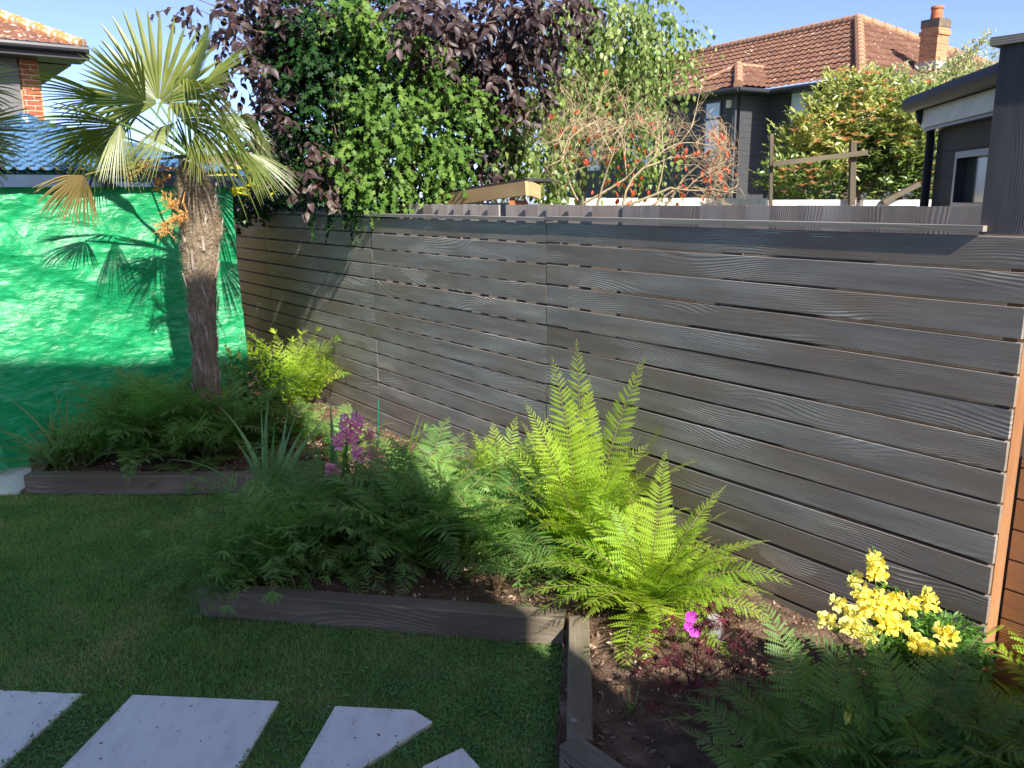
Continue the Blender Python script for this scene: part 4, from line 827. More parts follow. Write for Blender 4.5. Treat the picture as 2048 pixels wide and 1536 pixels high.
# ------------------------------------------------------------------ the fan palm
m_palm = leafmat('palm_leaf', [(.06, .10, .02), (.145, .19, .04), (.30, .33, .095)], .35, .38, (1.4, 1.35, .6), .5, 6)
m_palmdry = leafmat('dry_palm_leaf', [(.22, .15, .05), (.34, .24, .09), (.16, .17, .05)], .3, .6)
PY = 5.92
def palm_frond(parent, hub, ang, tilt, rollv, r, spread, droop, crown, dry=0, nseg=27, fuse=.50, tone=.5, jit=.03):
    bl, bs = MB(), MB(); a = rad(ang); tl = rad(tilt); c = V3(math.cos(a)*math.cos(tl), -math.sin(tl), math.sin(a)*math.cos(tl)); n0 = V3(0, -1, 0); n0 = nrm(n0-c*(n0@c)); s0 = np.cross(n0, c)
    ro = rad(rollv); nn = n0*math.cos(ro)+s0*math.sin(ro); s = np.cross(nn, c)
    phis = np.linspace(-spread/2, spread/2, nseg); dphi = rad(spread/(nseg-1)); st = np.array([.04, .22, .42, .62, .8, .92, 1.0])
    for i, ph in enumerate(phis):
        p = rad(ph)+rng.normal(0, .012); L = r*(.80+.20*math.cos(p))*rng.uniform(.93, 1.05); drp = droop*(1+.5*abs(math.sin(p)))*rng.uniform(.6, 1.5)
        nb = nrm(nn+rng.normal(0, jit, 3)*1.5); d = c*math.cos(p)+s*math.sin(p); w = np.where(st <= fuse, st*L*math.tan(dphi/2)*1.03, fuse*L*math.tan(dphi/2)*1.03*np.clip(1-((st-fuse)/(1-fuse)), 0, 1)**.6+.0008)
        sd = np.cross(nb, d); ctr_ = hub+d*(st*L)[:, None]-UP*(drp*L*np.clip(st-.30, 0, 1)**1.9)[:, None]; T = nrm(np.gradient(ctr_, axis=0)); 
        Sv = nrm(np.cross(np.tile(nb, (7, 1)), T)); Nv = np.cross(T, Sv); pl = w[:, None]*.38
        G = np.stack([ctr_-Sv*w[:, None]-Nv*pl, ctr_+Nv*pl*.6, ctr_+Sv*w[:, None]-Nv*pl], 1)
        bl.grid(G, None, float(np.clip(tone+rng.normal(0, .1), 0, 1)))
    mid = (crown+hub)/2+UP*.05*np.linalg.norm(hub-crown); t = np.linspace(0, 1, 9)[:, None]; pts = crown*(1-t)**2+2*mid*t*(1-t)+hub*t*t; bs.tube(pts, np.linspace(.010, .0055, 9), 6, False)
    o = bl.build('palm_frond', m_palmdry if dry else m_palm, parent); k = bs.build('leaf_stalk', m_greenstem if not dry else m_stalk, o); k.matrix_parent_inverse = Matrix.Identity(4)
    o.matrix_parent_inverse = Matrix.Translation(-parent.location)
def P_(x, y, dy=0): return at(x, y, PY+dy)
cr = P_(385, 322)
palm = thing('palm_tree', 'fan palm with hairy trunk in front of the green sheet', 'palm tree', P_(418, 870)*[1, 1, 0]+[0, 0, .08])
palm.location[2] = .08
tk = [(418, 905, .062), (415, 800, .086), (411, 700, .082), (407, 620, .093), (402, 560, .098), (400, 505, .118), (402, 460, .128), (397, 418, .124), (390, 385, .108), (384, 350, .078), (380, 318, .060)]
pts = np.array([P_(x, y) for x, y, _ in tk]); rr = np.array([q[2] for q in tk]); pts[0][2] = min(pts[0][2], .05)
nn_ = 110; s_ = np.linspace(0, len(tk)-1, nn_); Pc = np.stack([np.interp(s_, np.arange(len(tk)), pts[:, k]) for k in range(3)], -1); Rc = np.interp(s_, np.arange(len(tk)), rr)
na_ = 56; aa = np.linspace(0, 2*PI, na_+1); A_, S_ = np.meshgrid(aa, np.arange(nn_), indexing='xy'); 
nzv = fbm(np.cos(A_)*2+5+S_*.05, np.sin(A_)*2+S_*.14, 81, 4)*.035+fbm(np.cos(A_)*7+9, np.sin(A_)*7+S_*.5, 85, 3)*.03
RR = Rc[:, None]*1.0+nzv; G = Pc[:, None]+RR[..., None]*np.stack([np.cos(A_), np.sin(A_), 0*A_], -1); b = MB(); b.grid(G, np.stack([A_*.12, S_*.018], -1), .5)
m = MT('palm_bark'); nz = m.noise(m.uv(30, 6), 2, 5, .7, 1.0); n2 = m.noise(m.obj(), 11, 3)
m_pbark = m.done(m.mix(m.ramp(n2, [(.35, 0), (.65, 1)]), m.ramp(nz, [(.3, (.10, .075, .055)), (.7, (.34, .26, .18))]), m.ramp(nz, [(.3, (.15, .115, .085)), (.7, (.50, .41, .31))])), .95, .1, m.bump(nz, 1, .02))
trunk = b.build('trunk', m_pbark, palm)
# fibres
n = 12000; si = rng.uniform(2, nn_-6, n).astype(int); a = rng.random(n)*2*PI; rdir = np.stack([np.cos(a), np.sin(a), 0*a], -1); base = Pc[si]+rdir*(Rc[si]-.006)[:, None]
tang = np.stack([-np.sin(a), np.cos(a), 0*a], -1); X = tang*rng.choice([-1, 1], n)[:, None]*rng.uniform(.3, 1.2, n)[:, None]+rdir*rng.uniform(.12, .6, n)[:, None]+UP*rng.normal(0, .55, n)[:, None]
FT = np.array([(0, -.5, 0), (0, .5, 0), (.5, -.4, .10), (.5, .4, .10), (1, 0, -.05)]); R = frames(X, rdir)*np.array([1, .022, 1])[None, None, :]
b = MB(); b.inst(FT, BLF, R, base, rng.uniform(.03, .09, n)*np.where(si > 60, 1.0, .75)); b.build('trunk_fibre', leafmat('palm_fibre', [(.16, .12, .085), (.34, .26, .17), (.55, .44, .30)], .15, .8), palm)
m_olb = plain('old_leaf_base', (.42, .37, .31), (.26, .21, .17), rough=.9, sc=30)
for i in range(34):   # old leaf bases
    b = MB(); k = 10+i*2.4; si = int(k); a = -PI/2+((i*2.4) % (2*PI))-PI+rng.normal(0, .2); rd = V3(math.cos(a), math.sin(a), 0); tg = V3(-math.sin(a), math.cos(a), 0); q = Pc[si]+rd*(Rc[si]+.004); lean = rng.normal(0, .22)
    t = q+UP*rng.uniform(.055, .11)+rd*.022+tg*lean*.09; b.bar(q-UP*.03, t, rng.uniform(.012, .02), .009, up=rd); b.build('old_leaf_base', m_olb, palm)
FR = [  # hub x, y, dy, angle, tilt, roll, r(px), spread, droop, dry, tone
 (318, 205, .05, 97, 5, 0, 168, 215, .0, 0, .85), (292, 205, -.2, 150, 10, 35, 130, 150, .03, 0, .10), (368, 190, .0, 60, 8, 62, 155, 110, .02, 0, .3), (398, 178, -.1, 36, 5, 62, 130, 110, .15, 0, .5),
 (372, 182, -.25, 5, 20, -55, 112, 150, 1.3, 0, .65), (356, 238, -.35, 5, 15, -55, 145, 150, 1.15, 0, .65), (228, 205, -.1, 168, 5, 66, 160, 90, .15, 0, .5), (250, 252, -.3, 195, 10, 58, 160, 110, .15, 0, .45),
 (240, 246, -.35, 272, 15, 60, 110, 60, .2, 0, .85), (170, 350, -.15, 226, 5, 55, 100, 110, .3, 1, .4), (352, 244, -.4, 218, 20, -50, 112, 80, .4, 0, .8), (487, 303, .1, -35, 5, 60, 112, 80, .3, 0, .5),
 (480, 232, .15, -20, 0, -60, 62, 110, 1.6, 0, .55), (205, 262, .1, 205, 0, 62, 100, 110, .8, 0, .15), (430, 235, .35, -5, -20, 55, 120, 120, .9, 0, .2),
 (250, 215, .4, 165, -20, 60, 120, 120, .6, 0, .2), (398, 262, -.3, -62, 30, 45, 80, 80, .7, 0, .5)]
for (x, y, dy, an, ti, ro, rp, sp_, dr, dry, tone) in FR:
    palm_frond(palm, P_(x, y, dy), an, ti, ro, rp*PY/F_PX*.98, sp_, dr, cr+V3(0, 0, rng.uniform(-.03, .05)), dry, tone=tone)
m_inf = plain('palm_flower_orange', (.62, .27, .06), (.5, .3, .1), .7, sc=30)
def inflor(pts, spread, ntw, lab=None):
    b = MB(); pts = np.array(pts); b.tube(pts, np.linspace(.009, .004, len(pts)), 7)
    for i in range(ntw):
        s = rng.uniform(.45, 1); k = s*(len(pts)-1); k0 = min(int(k), len(pts)-2); p = pts[k0]*(1-(k-k0))+pts[k0+1]*(k-k0); d = nrm(rng.normal(size=3)+nrm(pts[-1]-pts[0])*.9); L = spread*rng.uniform(.5, 1.1); q = p+d*L+UP*-.1*L; b.tube([p, (p+q)/2+rng.normal(0, .008, 3), q], [.0026, .002, .0012], 4, False)
        for j in range(14):
            f = rng.uniform(.2, 1); p2 = p*(1-f)+q*f; q2 = p2+nrm(rng.normal(size=3)+d*.5)*rng.uniform(.015, .04); b.tube([p2, q2], [.0016, .001], 3, False)
    o = b.build('flower_stalk', m_inf, palm)
inflor([P_(372, 385, -.12), P_(366, 405, -.17), P_(374, 425, -.18), P_(356, 432, -.2), P_(335, 445, -.2), P_(330, 462, -.2)], .09, 26); inflor([P_(366, 425, -.17), P_(345, 415, -.2), P_(336, 395, -.2)], .07, 14)
inflor([P_(352, 338, -.1), P_(318, 334, -.2), P_(285, 335, -.25), P_(250, 335, -.25)], .08, 22); inflor([P_(395, 345, -.1), P_(400, 325, -.15), P_(408, 310, -.15)], .08, 26); inflor([P_(340, 350, -.1), P_(320, 365, -.15)], .06, 12)
# second palm, only its leaf tips reach in from the left
p2 = thing('palm_tree', 'second fan palm whose leaf tips reach in at the left edge', 'palm tree', (-3.1, 3.85, 0)); c2 = V3(-3.12, 3.9, 2.0)
def P2(x, y): return at(x, y, 3.85)
for (x, y, an, rp, dr) in ((-85, 175, 2, 125, .25), (-75, 262, -8, 135, .15), (-100, 215, 15, 110, .5), (-80, 300, -15, 110, .2)):
    palm_frond(p2, P2(x, y), an, 5, 40, rp*3.85/F_PX, 110, dr, c2, 0, tone=.7)
b = MB(); b.tube([(-3.12, 3.9, 0), (-3.12, 3.9, 1.0), c2], [.10, .09, .07], 14); b.build('trunk', m_pbark, p2)

# ------------------------------------------------------------------ trees and shrubs behind the fence
def sample_cloud(cl, n):
    """cl: (px, py, rx_px, ry_px, Y, depth_m); points spread through the volume, thinner in the middle"""
    x, y, rx, ry, Y, dp = cl; c = at(x, y, Y); s = Y/F_PX; d = nrm(rng.normal(size=(n, 3))); q = rng.random(n)**.42
    return c+d*q[:, None]*np.array([rx*s, dp, ry*s]), d
def foliage(b, bt, cl, ntw, tmpl, size, twl, droop=.5, per=6, r=None, out=.6, nhint=None, lr=.3, stem=.0022):
    P, d = sample_cloud(cl, ntw); dirs = nrm(d*out+rng.normal(0, .5, (ntw, 3))+[0, 0, -droop*.6])
    Lt = twl*rng.uniform(.6, 1.3, ntw); k = (np.arange(per)+.6)/per
    pos = P[:, None]+dirs[:, None]*(Lt[:, None]*k[None])[..., None]-UP*(droop*.5*Lt[:, None]*k[None]**2)[..., None]
    pos = pos.reshape(-1, 3); D2 = np.repeat(dirs, per, 0); side = nrm(np.cross(D2, UP)+rng.normal(0, .2, D2.shape))*np.tile([1, -1], len(D2)//2+1)[:len(D2)][:, None]
    X = side*.8+D2*.5-UP*droop*rng.uniform(.5, 1.6, len(D2))[:, None]+rng.normal(0, .25, D2.shape)
    nh = (V3(.1, -.45, .75) if nhint is None else V3(*nhint))+rng.normal(0, .45, D2.shape)
    rv = np.clip(np.repeat(rng.random(ntw), per)*(1-lr)+rng.random(len(D2))*lr, 0, 1) if r is None else np.clip(r+rng.normal(0, .15, len(D2)), 0, 1)
    b.inst(*tmpl, frames(X, nh), pos, size*rng.uniform(.55, 1.2, len(D2)), r=rv)
    if bt is not None:
        for i in range(0, ntw): bt.tube([P[i], P[i]+dirs[i]*Lt[i]*.5-UP*droop*.12*Lt[i], P[i]+dirs[i]*Lt[i]-UP*droop*.5*Lt[i]], [stem, stem*.8, stem*.4], 3, False)
def limb(b, p, q, r0, r1, wob=.12, n=10):
    p, q = np.array(p, float), np.array(q, float); t = np.linspace(0, 1, n)[:, None]; L = np.linalg.norm(q-p); off = np.cumsum(rng.normal(0, wob*L/n, (n, 3)), 0); off -= off[-1]*t; off[0] = 0
    pts = p*(1-t)+q*t+off; b.tube(pts, np.linspace(r0, r1, n), 7, False); return pts

# purple-leaved cherry
m_pur = leafmat('purple_leaf', [(.024, .015, .018), (.046, .029, .030), (.11, .075, .06)], .18, .5, (1.6, .9, .7), .45)
tr_ = thing('purple_leaved_tree', 'dark purple-leaved tree spreading above the ivy behind the fence', 'tree', (at(760, 400, 7.4)*[1, 1, 0]))
bl, bt, bk = MB(), MB(), MB(); T0 = at(740, 400, 7.5)*[1, 1, 0]; T1 = at(730, 120, 7.5); limb(bk, T0, T1, .14, .08, .04)
PC = [(480, 60, 80, 60, 7.0, .4, 34, .5), (420, 20, 70, 30, 7.0, .3, 18, .5), (490, 150, 55, 70, 7.0, .3, 34, .5), (545, 120, 55, 110, 7.3, .4, 70, .5), (600, 60, 70, 80, 7.4, .4, 60, .3), (590, 0, 120, 45, 7.3, .4, 80, .4), (530, 240, 40, 45, 6.9, .25, 26, .55),
      (620, 330, 50, 45, 6.6, .15, 20, .95), (650, 365, 32, 18, 6.7, .15, 9, .9), (850, 20, 130, 60, 7.6, .5, 150, .3), (980, 60, 110, 90, 7.1, .5, 190, .55), (1080, 20, 80, 60, 7.0, .4, 110, .6), (930, 150, 70, 80, 7.2, .4, 90, .5), (1020, 170, 70, 50, 7.0, .3, 70, .7), (860, 45, 60, 50, 6.7, .3, 50, .85), (840, 100, 90, 80, 7.9, .3, 90, .1), (960, 320, 50, 45, 7.4, .3, 40, .4), (985, 330, 35, 45, 7.0, .15, 18, .6)]
for (x, y, rx, ry, Y, dp, n, r) in PC:
    foliage(bl, bt, (x, y, rx, ry, Y, dp), int(n*.72), CHERRY, .09, .22, .55, 6, r=r*.8, out=.8, nhint=(.1, -.7, .5)); c = at(x, y, Y); limb(bk, T1 if y < 200 else at(735, 260, 7.5), c, .035, .008, .12)
for (x0, y0, x1, y1) in ((560, 60, 385, -5), (545, 90, 400, 20), (560, 130, 455, 60), (560, 170, 500, 90), (600, 290, 520, 180)): limb(bk, at(x0, y0, 7.2), at(x1, y1, 7.0), .010, .003, .05)
bk.build('trunk', m_twig, tr_); bl.build('crown', m_pur, tr_, True); bt.build('twigs', plain('red_twig', (.16, .05, .035), (.1, .04, .03)), tr_)

# ivy
iv = thing('ivy', 'bright green ivy smothering a tree trunk behind the fence', 'ivy', at(790, 400, 6.9)*[1, 1, 0]); b1, b2_, bt = MB(), MB(), MB()
for (x, y, rx, ry, Y, dp, n) in [(800, 260, 110, 105, 6.75, .30, 300), (770, 190, 90, 50, 6.75, .2, 90), (735, 55, 45, 55, 6.9, .18, 70), (690, 30, 40, 30, 6.9, .18, 40), (790, 75, 50, 35, 6.8, .15, 45), (850, 115, 55, 45, 6.75, .15, 50), (910, 190, 55, 60, 6.7, .18, 80), (900, 330, 45, 75, 6.6, .18, 110), (760, 350, 85, 60, 6.6, .2, 130), (960, 230, 50, 50, 6.8, .15, 50), (700, 300, 40, 60, 6.7, .2, 50), (905, 385, 25, 22, 6.5, .1, 22), (850, 280, 70, 70, 6.6, .15, 70)]:
    foliage(b1, None, (x, y, rx, ry, Y, dp), int(n*.55), IVY, .043, .17, .7, 7, lr=.4, nhint=(.15, -.8, .45))
for (x, y, rx, ry, Y, dp, n) in [(640, 240, 95, 150, 7.2, .35, 520), (630, 90, 95, 95, 7.2, .35, 380), (760, 240, 160, 170, 7.3, .2, 520), (800, 120, 130, 70, 7.2, .2, 220), (960, 280, 60, 90, 7.5, .2, 120), (730, 390, 130, 40, 6.9, .2, 130), (900, 130, 90, 90, 7.4, .2, 140), (560, 200, 40, 110, 7.3, .2, 60), (700, 20, 110, 50, 7.5, .3, 150), (860, 350, 60, 60, 7.0, .2, 80)]:
    foliage(b2_, None, (x, y, rx, ry, Y, dp), n, IVY, .045, .2, .6, 7, lr=.4, nhint=(0, -.6, .6))
for i in range(26):
    x = rng.uniform(690, 920); limb(bt, at(x, 400, 7.0)*[1, 1, 1], at(x+rng.uniform(-50, 50), rng.uniform(120, 300), 6.95), .008, .003, .08)
b1.build('young_leaves', leafmat('ivy_young', [(.04, .10, .018), (.09, .175, .03), (.20, .30, .065)], .22, .42, (1.3, 1.4, .6), .15), iv); b2_.build('mature_leaves', leafmat('ivy_mature', [(.008, .028, .008), (.016, .05, .013), (.03, .085, .02)], .12, .5, None, .15), iv); bt.build('stems', m_twig, iv)
iv2 = thing('ivy', 'low dark ivy creeping over the far left end of the fence top', 'ivy', at(510, 420, 8.2)*[1, 1, 1]); b1, bt = MB(), MB()
for (x, y, rx, ry, Y, dp, n) in [(510, 402, 55, 16, 8.1, .2, 110), (560, 385, 40, 25, 8.2, .2, 80), (475, 425, 18, 12, 8.3, .1, 20)]: foliage(b1, bt, (x, y, rx, ry, Y, dp), n, IVY, .04, .14, .5, 6, nhint=(0, -.5, .7))
b1.build('leaves', leafmat('ivy_dark', [(.02, .06, .012), (.04, .11, .02), (.09, .2, .03)], .2, .35), iv2); bt.build('stems', m_twig, iv2)

# birch with hanging leaves
m_bir = leafmat('birch_leaf', [(.10, .19, .045), (.19, .29, .07), (.36, .44, .13)], .4, .42, (1.3, 1.3, .6), .4)
bi = thing('birch_tree', 'light green birch with hanging branches right of the purple tree', 'tree', at(1180, 400, 8.6)*[1, 1, 0]); bl, bt, bk = MB(), MB(), MB()
T0 = at(1140, 400, 8.8)*[1, 1, 0]; T1 = at(1175, -60, 8.8); limb(bk, T0, T1, .07, .04, .03)
for (x, y, rx, ry, Y, dp, n) in [(1180, 40, 110, 60, 8.6, .5, 150), (1250, 110, 70, 80, 8.5, .5, 140), (1300, 60, 50, 70, 8.5, .4, 80), (1340, 90, 35, 50, 8.4, .3, 40), (1290, 330, 35, 25, 8.2, .1, 12), (1130, 380, 25, 20, 7.3, .1, 10), (1130, 140, 60, 80, 8.7, .4, 100), (1190, 190, 80, 60, 8.5, .4, 130), (1270, 180, 45, 60, 8.4, .3, 80), (1290, 250, 40, 35, 8.3, .2, 34), (1080, 230, 70, 60, 7.8, .3, 110), (1040, 300, 55, 50, 7.6, .3, 70), (1000, 260, 60, 50, 7.8, .3, 70), (1100, 320, 35, 50, 7.3, .15, 40), (1240, 10, 100, 30, 8.6, .4, 60), (1090, 60, 60, 70, 8.8, .3, 80), (1330, 285, 22, 22, 8.3, .1, 10), (1225, 290, 60, 20, 8.6, .2, 20)]:
    foliage(bl, bt, (x, y, rx, ry, Y, dp), n, BIRCH, .062, .30, 1.6, 8, lr=.6, stem=.0018); c = at(x, y, Y); limb(bk, at(1170, max(-40, y-90), 8.8), c, .014, .004, .12)
for i in range(20):   # thin tip sprays at the right
    foliage(bl, bt, (rng.uniform(1330, 1378), rng.uniform(50, 150), 12, 12, 8.4, .1), 1, BIRCH, .05, .25, 1.3, 7, stem=.0015)
bk.build('trunk', plain('birch_bark', (.09, .075, .06), (.2, .18, .15), rough=.8), bi); bl.build('crown', m_bir, bi, True); bt.build('twigs', m_twig, bi)

# leafless shrub with red leaves
sh = thing('bare_shrub', 'tangled half-bare shrub with scattered red leaves above the fence', 'shrub', at(1180, 400, 7.6)*[1, 1, 0]); bk, bl = MB(), MB(); leaves = []
def grow(p, d, L, r, dep):
    n = 4; q = p+d*L+rng.normal(0, .05*L, 3); t = np.linspace(0, 1, n)[:, None]; mid = (p+q)/2+rng.normal(0, .10*L, 3); pts = p*(1-t)**2+2*mid*t*(1-t)+q*t*t; bk.tube(pts, np.linspace(r, r*.72, n), 5 if dep > 2 else 3, False)
    if dep == 0:
        if rng.random() < .05: leaves.append((q, d))
        return
    for k in range(3 if dep in (4, 3, 2) else 2):
        d2 = nrm(d+rng.normal(0, .62, 3)*[1, .7, .8]+[0, 0, .10]); start = pts[-1] if k == 0 else pts[rng.integers(1, n)]
        X = (start-CAM); sx = 1024+F_PX*(X@_r)/(X@_f); sy = 768-F_PX*(X@_u)/(X@_f)
        if sx > 1440 or sx < 1110: d2 = nrm(d2+V3(-.8 if sx > 1440 else .8, 0, 0))
        if sy < 250 and rng.random() < .6: d2 = nrm(d2+V3(0, 0, -1.0))
        grow(start, d2, L*rng.uniform(.66, .86), r*.66, dep-1)
for (x, y, dx, dz, L) in ((1160, 408, -.4, .9, .45), (1165, 408, .9, .45, .5), (1240, 415, 1, .25, .5), (1245, 415, .4, .8, .42), (1300, 415, .8, .5, .38), (1195, 410, .25, .9, .5), (1330, 412, .5, .7, .33), (1120, 410, -.2, .8, .3)):
    grow(at(x, y, 7.5+rng.uniform(-.2, .3)), nrm(V3(dx, rng.normal(0, .2), dz)), L*.9, .013, 6)
bk.build('branches', plain('pale_twig', (.42, .31, .21), (.28, .24, .13), .85, sc=14), sh)
for i in range(90):
    X = at(rng.choice([rng.uniform(1180, 1300), rng.uniform(1350, 1460)]), rng.uniform(290, 405), 7.4); leaves.append((X, nrm(rng.normal(size=3))))
Lp = np.array([l[0] for l in leaves]); n = len(Lp); bl.inst(*CHERRY, frames(rng.normal(0, .5, (n, 3))+[0, 0, -1], rng.normal(0, .5, (n, 3))+[0, -1, .3]), Lp, rng.uniform(.03, .065, n)); bl.build('leaves', leafmat('red_leaf', [(.45, .05, .03), (.62, .10, .05), (.5, .18, .08)], .35), sh)

# photinia hedge
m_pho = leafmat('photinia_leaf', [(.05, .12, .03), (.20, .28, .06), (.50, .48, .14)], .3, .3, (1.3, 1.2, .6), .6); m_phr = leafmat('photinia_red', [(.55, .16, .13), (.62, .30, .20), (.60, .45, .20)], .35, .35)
ph = thing('photinia', 'photinia bush with red-tipped green leaves beside the timber frame', 'shrub', at(1700, 400, 10)*[1, 1, 0]); bl, br_, bt = MB(), MB(), MB()
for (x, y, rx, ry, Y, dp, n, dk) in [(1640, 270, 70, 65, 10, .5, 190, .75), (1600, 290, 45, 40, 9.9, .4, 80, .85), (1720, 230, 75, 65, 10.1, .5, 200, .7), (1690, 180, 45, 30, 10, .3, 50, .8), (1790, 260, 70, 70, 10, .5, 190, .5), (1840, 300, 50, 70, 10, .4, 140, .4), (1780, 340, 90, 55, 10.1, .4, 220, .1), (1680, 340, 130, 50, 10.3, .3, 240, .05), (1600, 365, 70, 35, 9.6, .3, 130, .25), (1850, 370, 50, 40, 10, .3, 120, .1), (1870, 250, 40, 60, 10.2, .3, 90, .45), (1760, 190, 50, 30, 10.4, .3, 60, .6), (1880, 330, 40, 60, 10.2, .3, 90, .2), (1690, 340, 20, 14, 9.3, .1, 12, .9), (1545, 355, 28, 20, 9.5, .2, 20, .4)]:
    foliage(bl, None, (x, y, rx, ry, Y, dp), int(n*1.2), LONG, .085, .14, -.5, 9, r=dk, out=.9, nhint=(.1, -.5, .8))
    if dk > .3 or y > 350:
        P, d = sample_cloud((x, y-6, rx*1.05, ry*1.05, Y-.05, dp), max(3, n//9))
        P[:, 1] -= dp*.75
        for p in P:
            k = 6; a = np.arange(k)*1.05; br_.inst(*LONG, frames(np.stack([np.cos(a)*.8, np.sin(a)*.8, .7+0*a], -1), np.tile(UP, (k, 1))), np.tile(p, (k, 1)), rng.uniform(.06, .10, k))
for i in range(22): limb(bt, at(rng.uniform(1580, 1850), 405, 10.1), at(rng.uniform(1570, 1850), rng.uniform(220, 330), 10.1), .02, .006, .08)
bl.build('leaves', m_pho, ph); br_.build('new_red_leaves', m_phr, ph); bt.build('branches', m_twig, ph)
# variegated willow
wi = thing('variegated_willow', 'airy pale pink and white variegated willow above the dark shed roof', 'shrub', at(1880, 300, 11.5)*[1, 1, 0]); bl, bt = MB(), MB()
for i in range(150):
    x0, y0 = rng.uniform(1740, 1900), rng.uniform(230, 330); p = at(x0, y0, 11.3)
    if rng.random() < .30: x1, y1 = rng.uniform(1880, 2040), rng.uniform(45, 150); y1 = max(y1, 60+abs(x1-1985)*.9)
    else: x1, y1 = x0+rng.uniform(-50, 60), rng.uniform(125, 260)
    q = at(x1, y1, 11.3+rng.uniform(-.4, .4)); t = np.linspace(0, 1, 8)[:, None]; mid = p*.4+q*.6+V3(-.1, 0, .12); pts = p*(1-t)**2+2*mid*t*(1-t)+q*t*t; bt.tube(pts, np.linspace(.006, .002, 8), 3, False)
    k = 46; s = rng.uniform(.3, 1, k); pp = np.stack([np.interp(s*7, np.arange(8), pts[:, c]) for c in range(3)], -1); bl.inst(*LONG, frames(rng.normal(size=(k, 3))+[0, 0, .8], rng.normal(size=(k, 3))+[0, -.5, .3]), pp+rng.normal(0, .03, (k, 3)), rng.uniform(.045, .085, k))
bl.build('leaves', leafmat('willow_leaf', [(.18, .28, .10), (.42, .46, .28), (.68, .46, .38)], .4), wi); bt.build('branches', m_twig, wi)
# yellow conifer behind gazebo
co = thing('golden_conifer', 'golden yellow conifer behind the gazebo corner', 'shrub', at(500, 400, 14)*[1, 1, 0]); bl, bt = MB(), MB()
for (x, y, rx, ry) in ((490, 375, 35, 26), (525, 385, 30, 20), (465, 385, 20, 25)): foliage(bl, None, (x, y, rx, ry, 14, .4), 260, NARROW, .12, .12, -.6, 8, nhint=(0, -.6, .5))
limb(bt, at(495, 410, 14)*[1, 1, 0], at(495, 370, 14), .05, .02); bl.build('foliage', leafmat('golden', [(.35, .33, .03), (.60, .55, .05), (.75, .68, .10)], .3), co); bt.build('trunk', m_twig, co)
# green shrubs behind, closing the view low down behind the trees
sb_ = thing('background_shrub', 'green shrubs filling the gap behind the purple tree', 'shrub', at(560, 330, 12)*[1, 1, 0]); bl, bt = MB(), MB()
for (x, y, rx, ry, n) in ((520, 300, 30, 25, 40), (560, 330, 45, 50, 160), (620, 370, 60, 40, 160), (480, 262, 20, 12, 14)): foliage(bl, bt, (x, y, rx, ry, 10.5, .3), n, BIRCH, .08, .25, .3, 8)
limb(bt, at(580, 410, 10.5)*[1, 1, 0], at(570, 350, 10.5), .05, .02); bl.build('leaves', leafmat('back_leaf', [(.05, .12, .03), (.08, .17, .04), (.14, .25, .05)], .3), sb_); bt.build('branches', m_twig, sb_)

# ------------------------------------------------------------------ sheds, frames, white fence
def axes(p, q):
    a = nrm(q-p); c = nrm(np.cross(UP, a)); return np.array([a, c, np.cross(a, c)])
sd = thing('garden_shed', 'small shed with pale softwood roof edge and black felt behind the fence', 'shed', at(980, 400, 8)*[1, 1, 0])
p, q = at(862, 404, 6.75), at(1054, 376, 5.85); r = at(1078, 385, 6.02); ax = axes(p, q); bk_ = nrm(V3(.75, 1, 0))
b = MB(); b.bar(p, q, .03, .095); b.bar(q+V3(.02, .005, -.005), r+V3(.0, 0, 0), .028, .095); b.build('verge_board', m_newwood, sd)
b = MB(); up_ = V3(0, 0, .066); b.add([p+up_, q+up_, q+up_+bk_*.32, p+up_+bk_*.32, p+up_-[0, 0, .02], q+up_-[0, 0, .02], q+up_-[0, 0, .02]+bk_*.32, p+up_-[0, 0, .02]+bk_*.32], [[0, 1, 2, 3], [7, 6, 5, 4], [0, 4, 5, 1], [1, 5, 6, 2], [3, 7, 4, 0]]); b.build('felt_roof', plain('roof_felt', (.03, .03, .032), (.05, .05, .05), .9, bump=.5), sd)
b = MB(); pp = at(1036, 395, 5.98); b.box((pp[0], pp[1], pp[2]/2-.02), (.13, .08, pp[2]), None); b.build('corner_post', woodmat('orange_post', (.33, .13, .05), (.48, .2, .09)), sd)
b = MB(); w0, w1 = at(880, 400, 6.75), at(1018, 400, 6.1); b.bar(V3(w0[0], w0[1], .95), V3(w1[0], w1[1], .95), .04, 1.90); b.build('wall', plain('shed_grey', (.30, .32, .36), (.25, .27, .3)), sd)

wf = thing('cream_fence', 'sunlit cream painted fence below the black house', 'fence', at(1300, 400, 11.5)*[1, 1, 0]); b = MB()
xs = np.arange(1085, 1532, 17.0)
for i, xx in enumerate(xs):
    if 1377 < xx < 1386: continue
    c = at(xx, 396+.5*math.sin(i*1.7), 11.5); b.box((c[0], c[1]+.008*(i % 2), c[2]/2), (.112, .018, c[2]))
b.build('boards', m_white, wf); b = MB(); c = at(1310, 408, 11.54); b.box((c[0], c[1]+.04, c[2]-.15), (3.1, .04, .06)); b.build('rail', m_white, wf)
wf = thing('white_low_wall', 'low white rendered wall with dark bolt hole beneath the photinia', 'wall', at(1700, 404, 9.2)*[1, 1, 0])
for x0, x1 in ((1533, 1708), (1723, 1872)):
    p, q = at(x0, 400, 9.2), at(x1, 400, 9.2); b = MB(); b.bar(V3(p[0], p[1], p[2]/2), V3(q[0], q[1], q[2]/2), .1, p[2]); b.build('wall_panel', m_white, wf)
m_framew = woodmat('frame_wood', (.10, .085, .055), (.24, .20, .14), (.08, .06, .045))
fr = thing('garden_trellis', 'weathered timber post and rail frame in front of the photinia', 'trellis', at(1704, 400, 9.15)*[1, 1, 0])
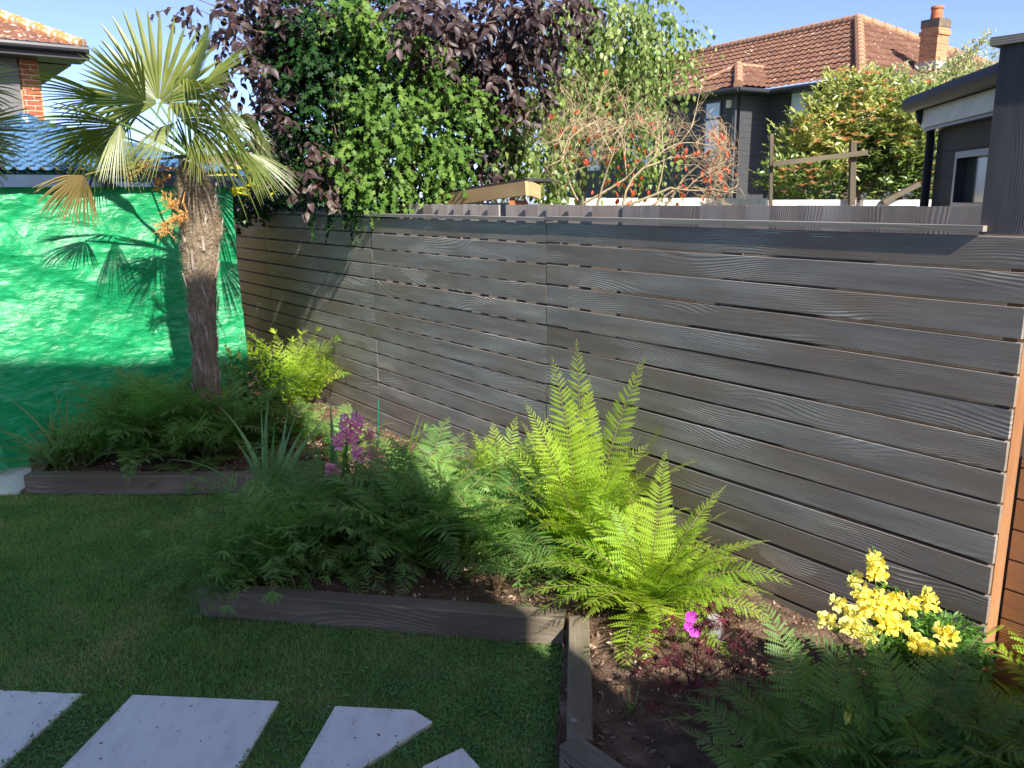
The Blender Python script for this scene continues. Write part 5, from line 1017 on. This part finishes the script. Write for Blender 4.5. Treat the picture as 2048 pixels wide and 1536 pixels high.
for (x0, y0, x1, y1, w_) in ((1543, 268, 1541, 402, .035), (1706, 284, 1703, 402, .06)):
    b = MB(); b.bar(at(x0, y0, 9.08), at(x1, y1+20, 9.08), w_, w_, up=(0, 1, 0)); b.build('post', m_framew, fr)
b = MB(); b.bar(at(1545, 328, 9.0), at(1735, 305, 9.0), .03, .05); b.build('rail', m_framew, fr)
b = MB(); b.bar(at(1765, 405, 9.1), at(1838, 368, 9.1), .05, .07, up=(0, 1, 0)); b.build('brace', m_framew, fr)

# dark summerhouse at right
su = thing('summerhouse', 'anthracite garden room with black gutter and pale fascia behind the fence at right', 'garden room', (3.0, 5.4, 0))
ud = nrm(V3(-.165, -1, 0)); ui = V3(-ud[1], ud[0], 0); ui = ui if ui[0] > 0 else -ui; F0 = at(1873, 300, 6.0); F0[2] = 0; SX = np.array([ud, ui, UP])
def sp(a, o, z): return F0+ud*a+ui*o+UP*z
ez = 2.50
m = MT('anthracite_boards'); vz = m.n('ShaderNodeSeparateXYZ', {0: m.obj()}).outputs[2]; fr_ = m.math('FRACT', m.math('DIVIDE', vz, .17)); m_ab = m.done(m.mix(m.ramp(fr_, [(0, 0), (.06, 1)]), (.012, .012, .013), (.055, .055, .058)), .7, .12, m.bump(fr_, .8, .02))
W0, W1, wz0, wz1 = .40, 1.15, 1.84, 2.20
b = MB(); b.box(sp(W0/2, .06, ez/2-.05), (W0, .12, ez-.1), SX); b.box(sp((W1+2.2)/2, .06, ez/2-.05), (2.2-W1, .12, ez-.1), SX); b.box(sp((W0+W1)/2, .06, wz0/2), (W1-W0-.002, .12, wz0), SX); b.box(sp((W0+W1)/2, .06, (wz1+ez-.1)/2), (W1-W0-.002, .12, ez-.1-wz1), SX); b.box(sp(.055, 1.3, ez/2-.05), (.11, 2.3, ez-.1), SX); b.box(sp(1.2, 2.30, ez/2-.05), (2.15, .11, ez-.1), SX); b.box(sp(2.14, 1.2, ez/2-.05), (.11, 2.05, ez-.1), SX); b.build('wall', m_ab, su)
g = MB(); g.box(sp((W0+W1)/2, .07, (wz0+wz1)/2), (W1-W0, .02, wz1-wz0), SX); gg = g.build('window', MT('room_glass').done((.05, .065, .05), .12, .35), su)
b = MB()
for z in (wz0+.02, wz1-.02): b.box(sp((W0+W1)/2, .03, z), (W1-W0, .07, .04), SX)
for a in (W0+.02, W1-.02): b.box(sp(a, .03, (wz0+wz1)/2), (.04, .07, wz1-wz0-.08), SX)
b.build('window_frame', m_dark, gg); b = MB(); b.box(sp((W0+W1)/2, -.03, wz0-.06), (W1-W0+.12, .10, .09), SX); b.build('window_sill', m_ab, gg)
b = MB(); b.box(sp(1.25, -.11, ez-.06), (2.5, .02, .12), SX); b.build('fascia', plain('pale_fascia', (.60, .58, .52), (.5, .48, .44), .5), su)
b = MB(); b.box(sp(1.25, -.05, ez-.13), (2.5, .10, .02), SX); b.build('soffit', m_dark, su)
b = MB(); b.box(sp(1.23, 1.1, ez+.06), (2.52, 2.5, .11), SX); b.box(sp(1.25, 1.12, ez+.13), (2.45, 2.4, .03), SX); b.build('roof', plain('roof_edge_black', (.02, .021, .024), rough=.8, spec=.08), su)
b = MB(); b.tube([sp(-.12, -.17, ez+.05), sp(2.5, -.17, ez+.05)], .055, 14); b.tube([sp(.0, -.14, ez+.02), sp(.0, -.12, ez-.06), sp(-.01, -.05, ez-.13), sp(-.02, -.04, ez-.2), sp(-.02, -.04, 0)], .03, 10); b.build('gutter', plain('gutter_black', (.02, .021, .025), rough=.55, spec=.2), su)
# air
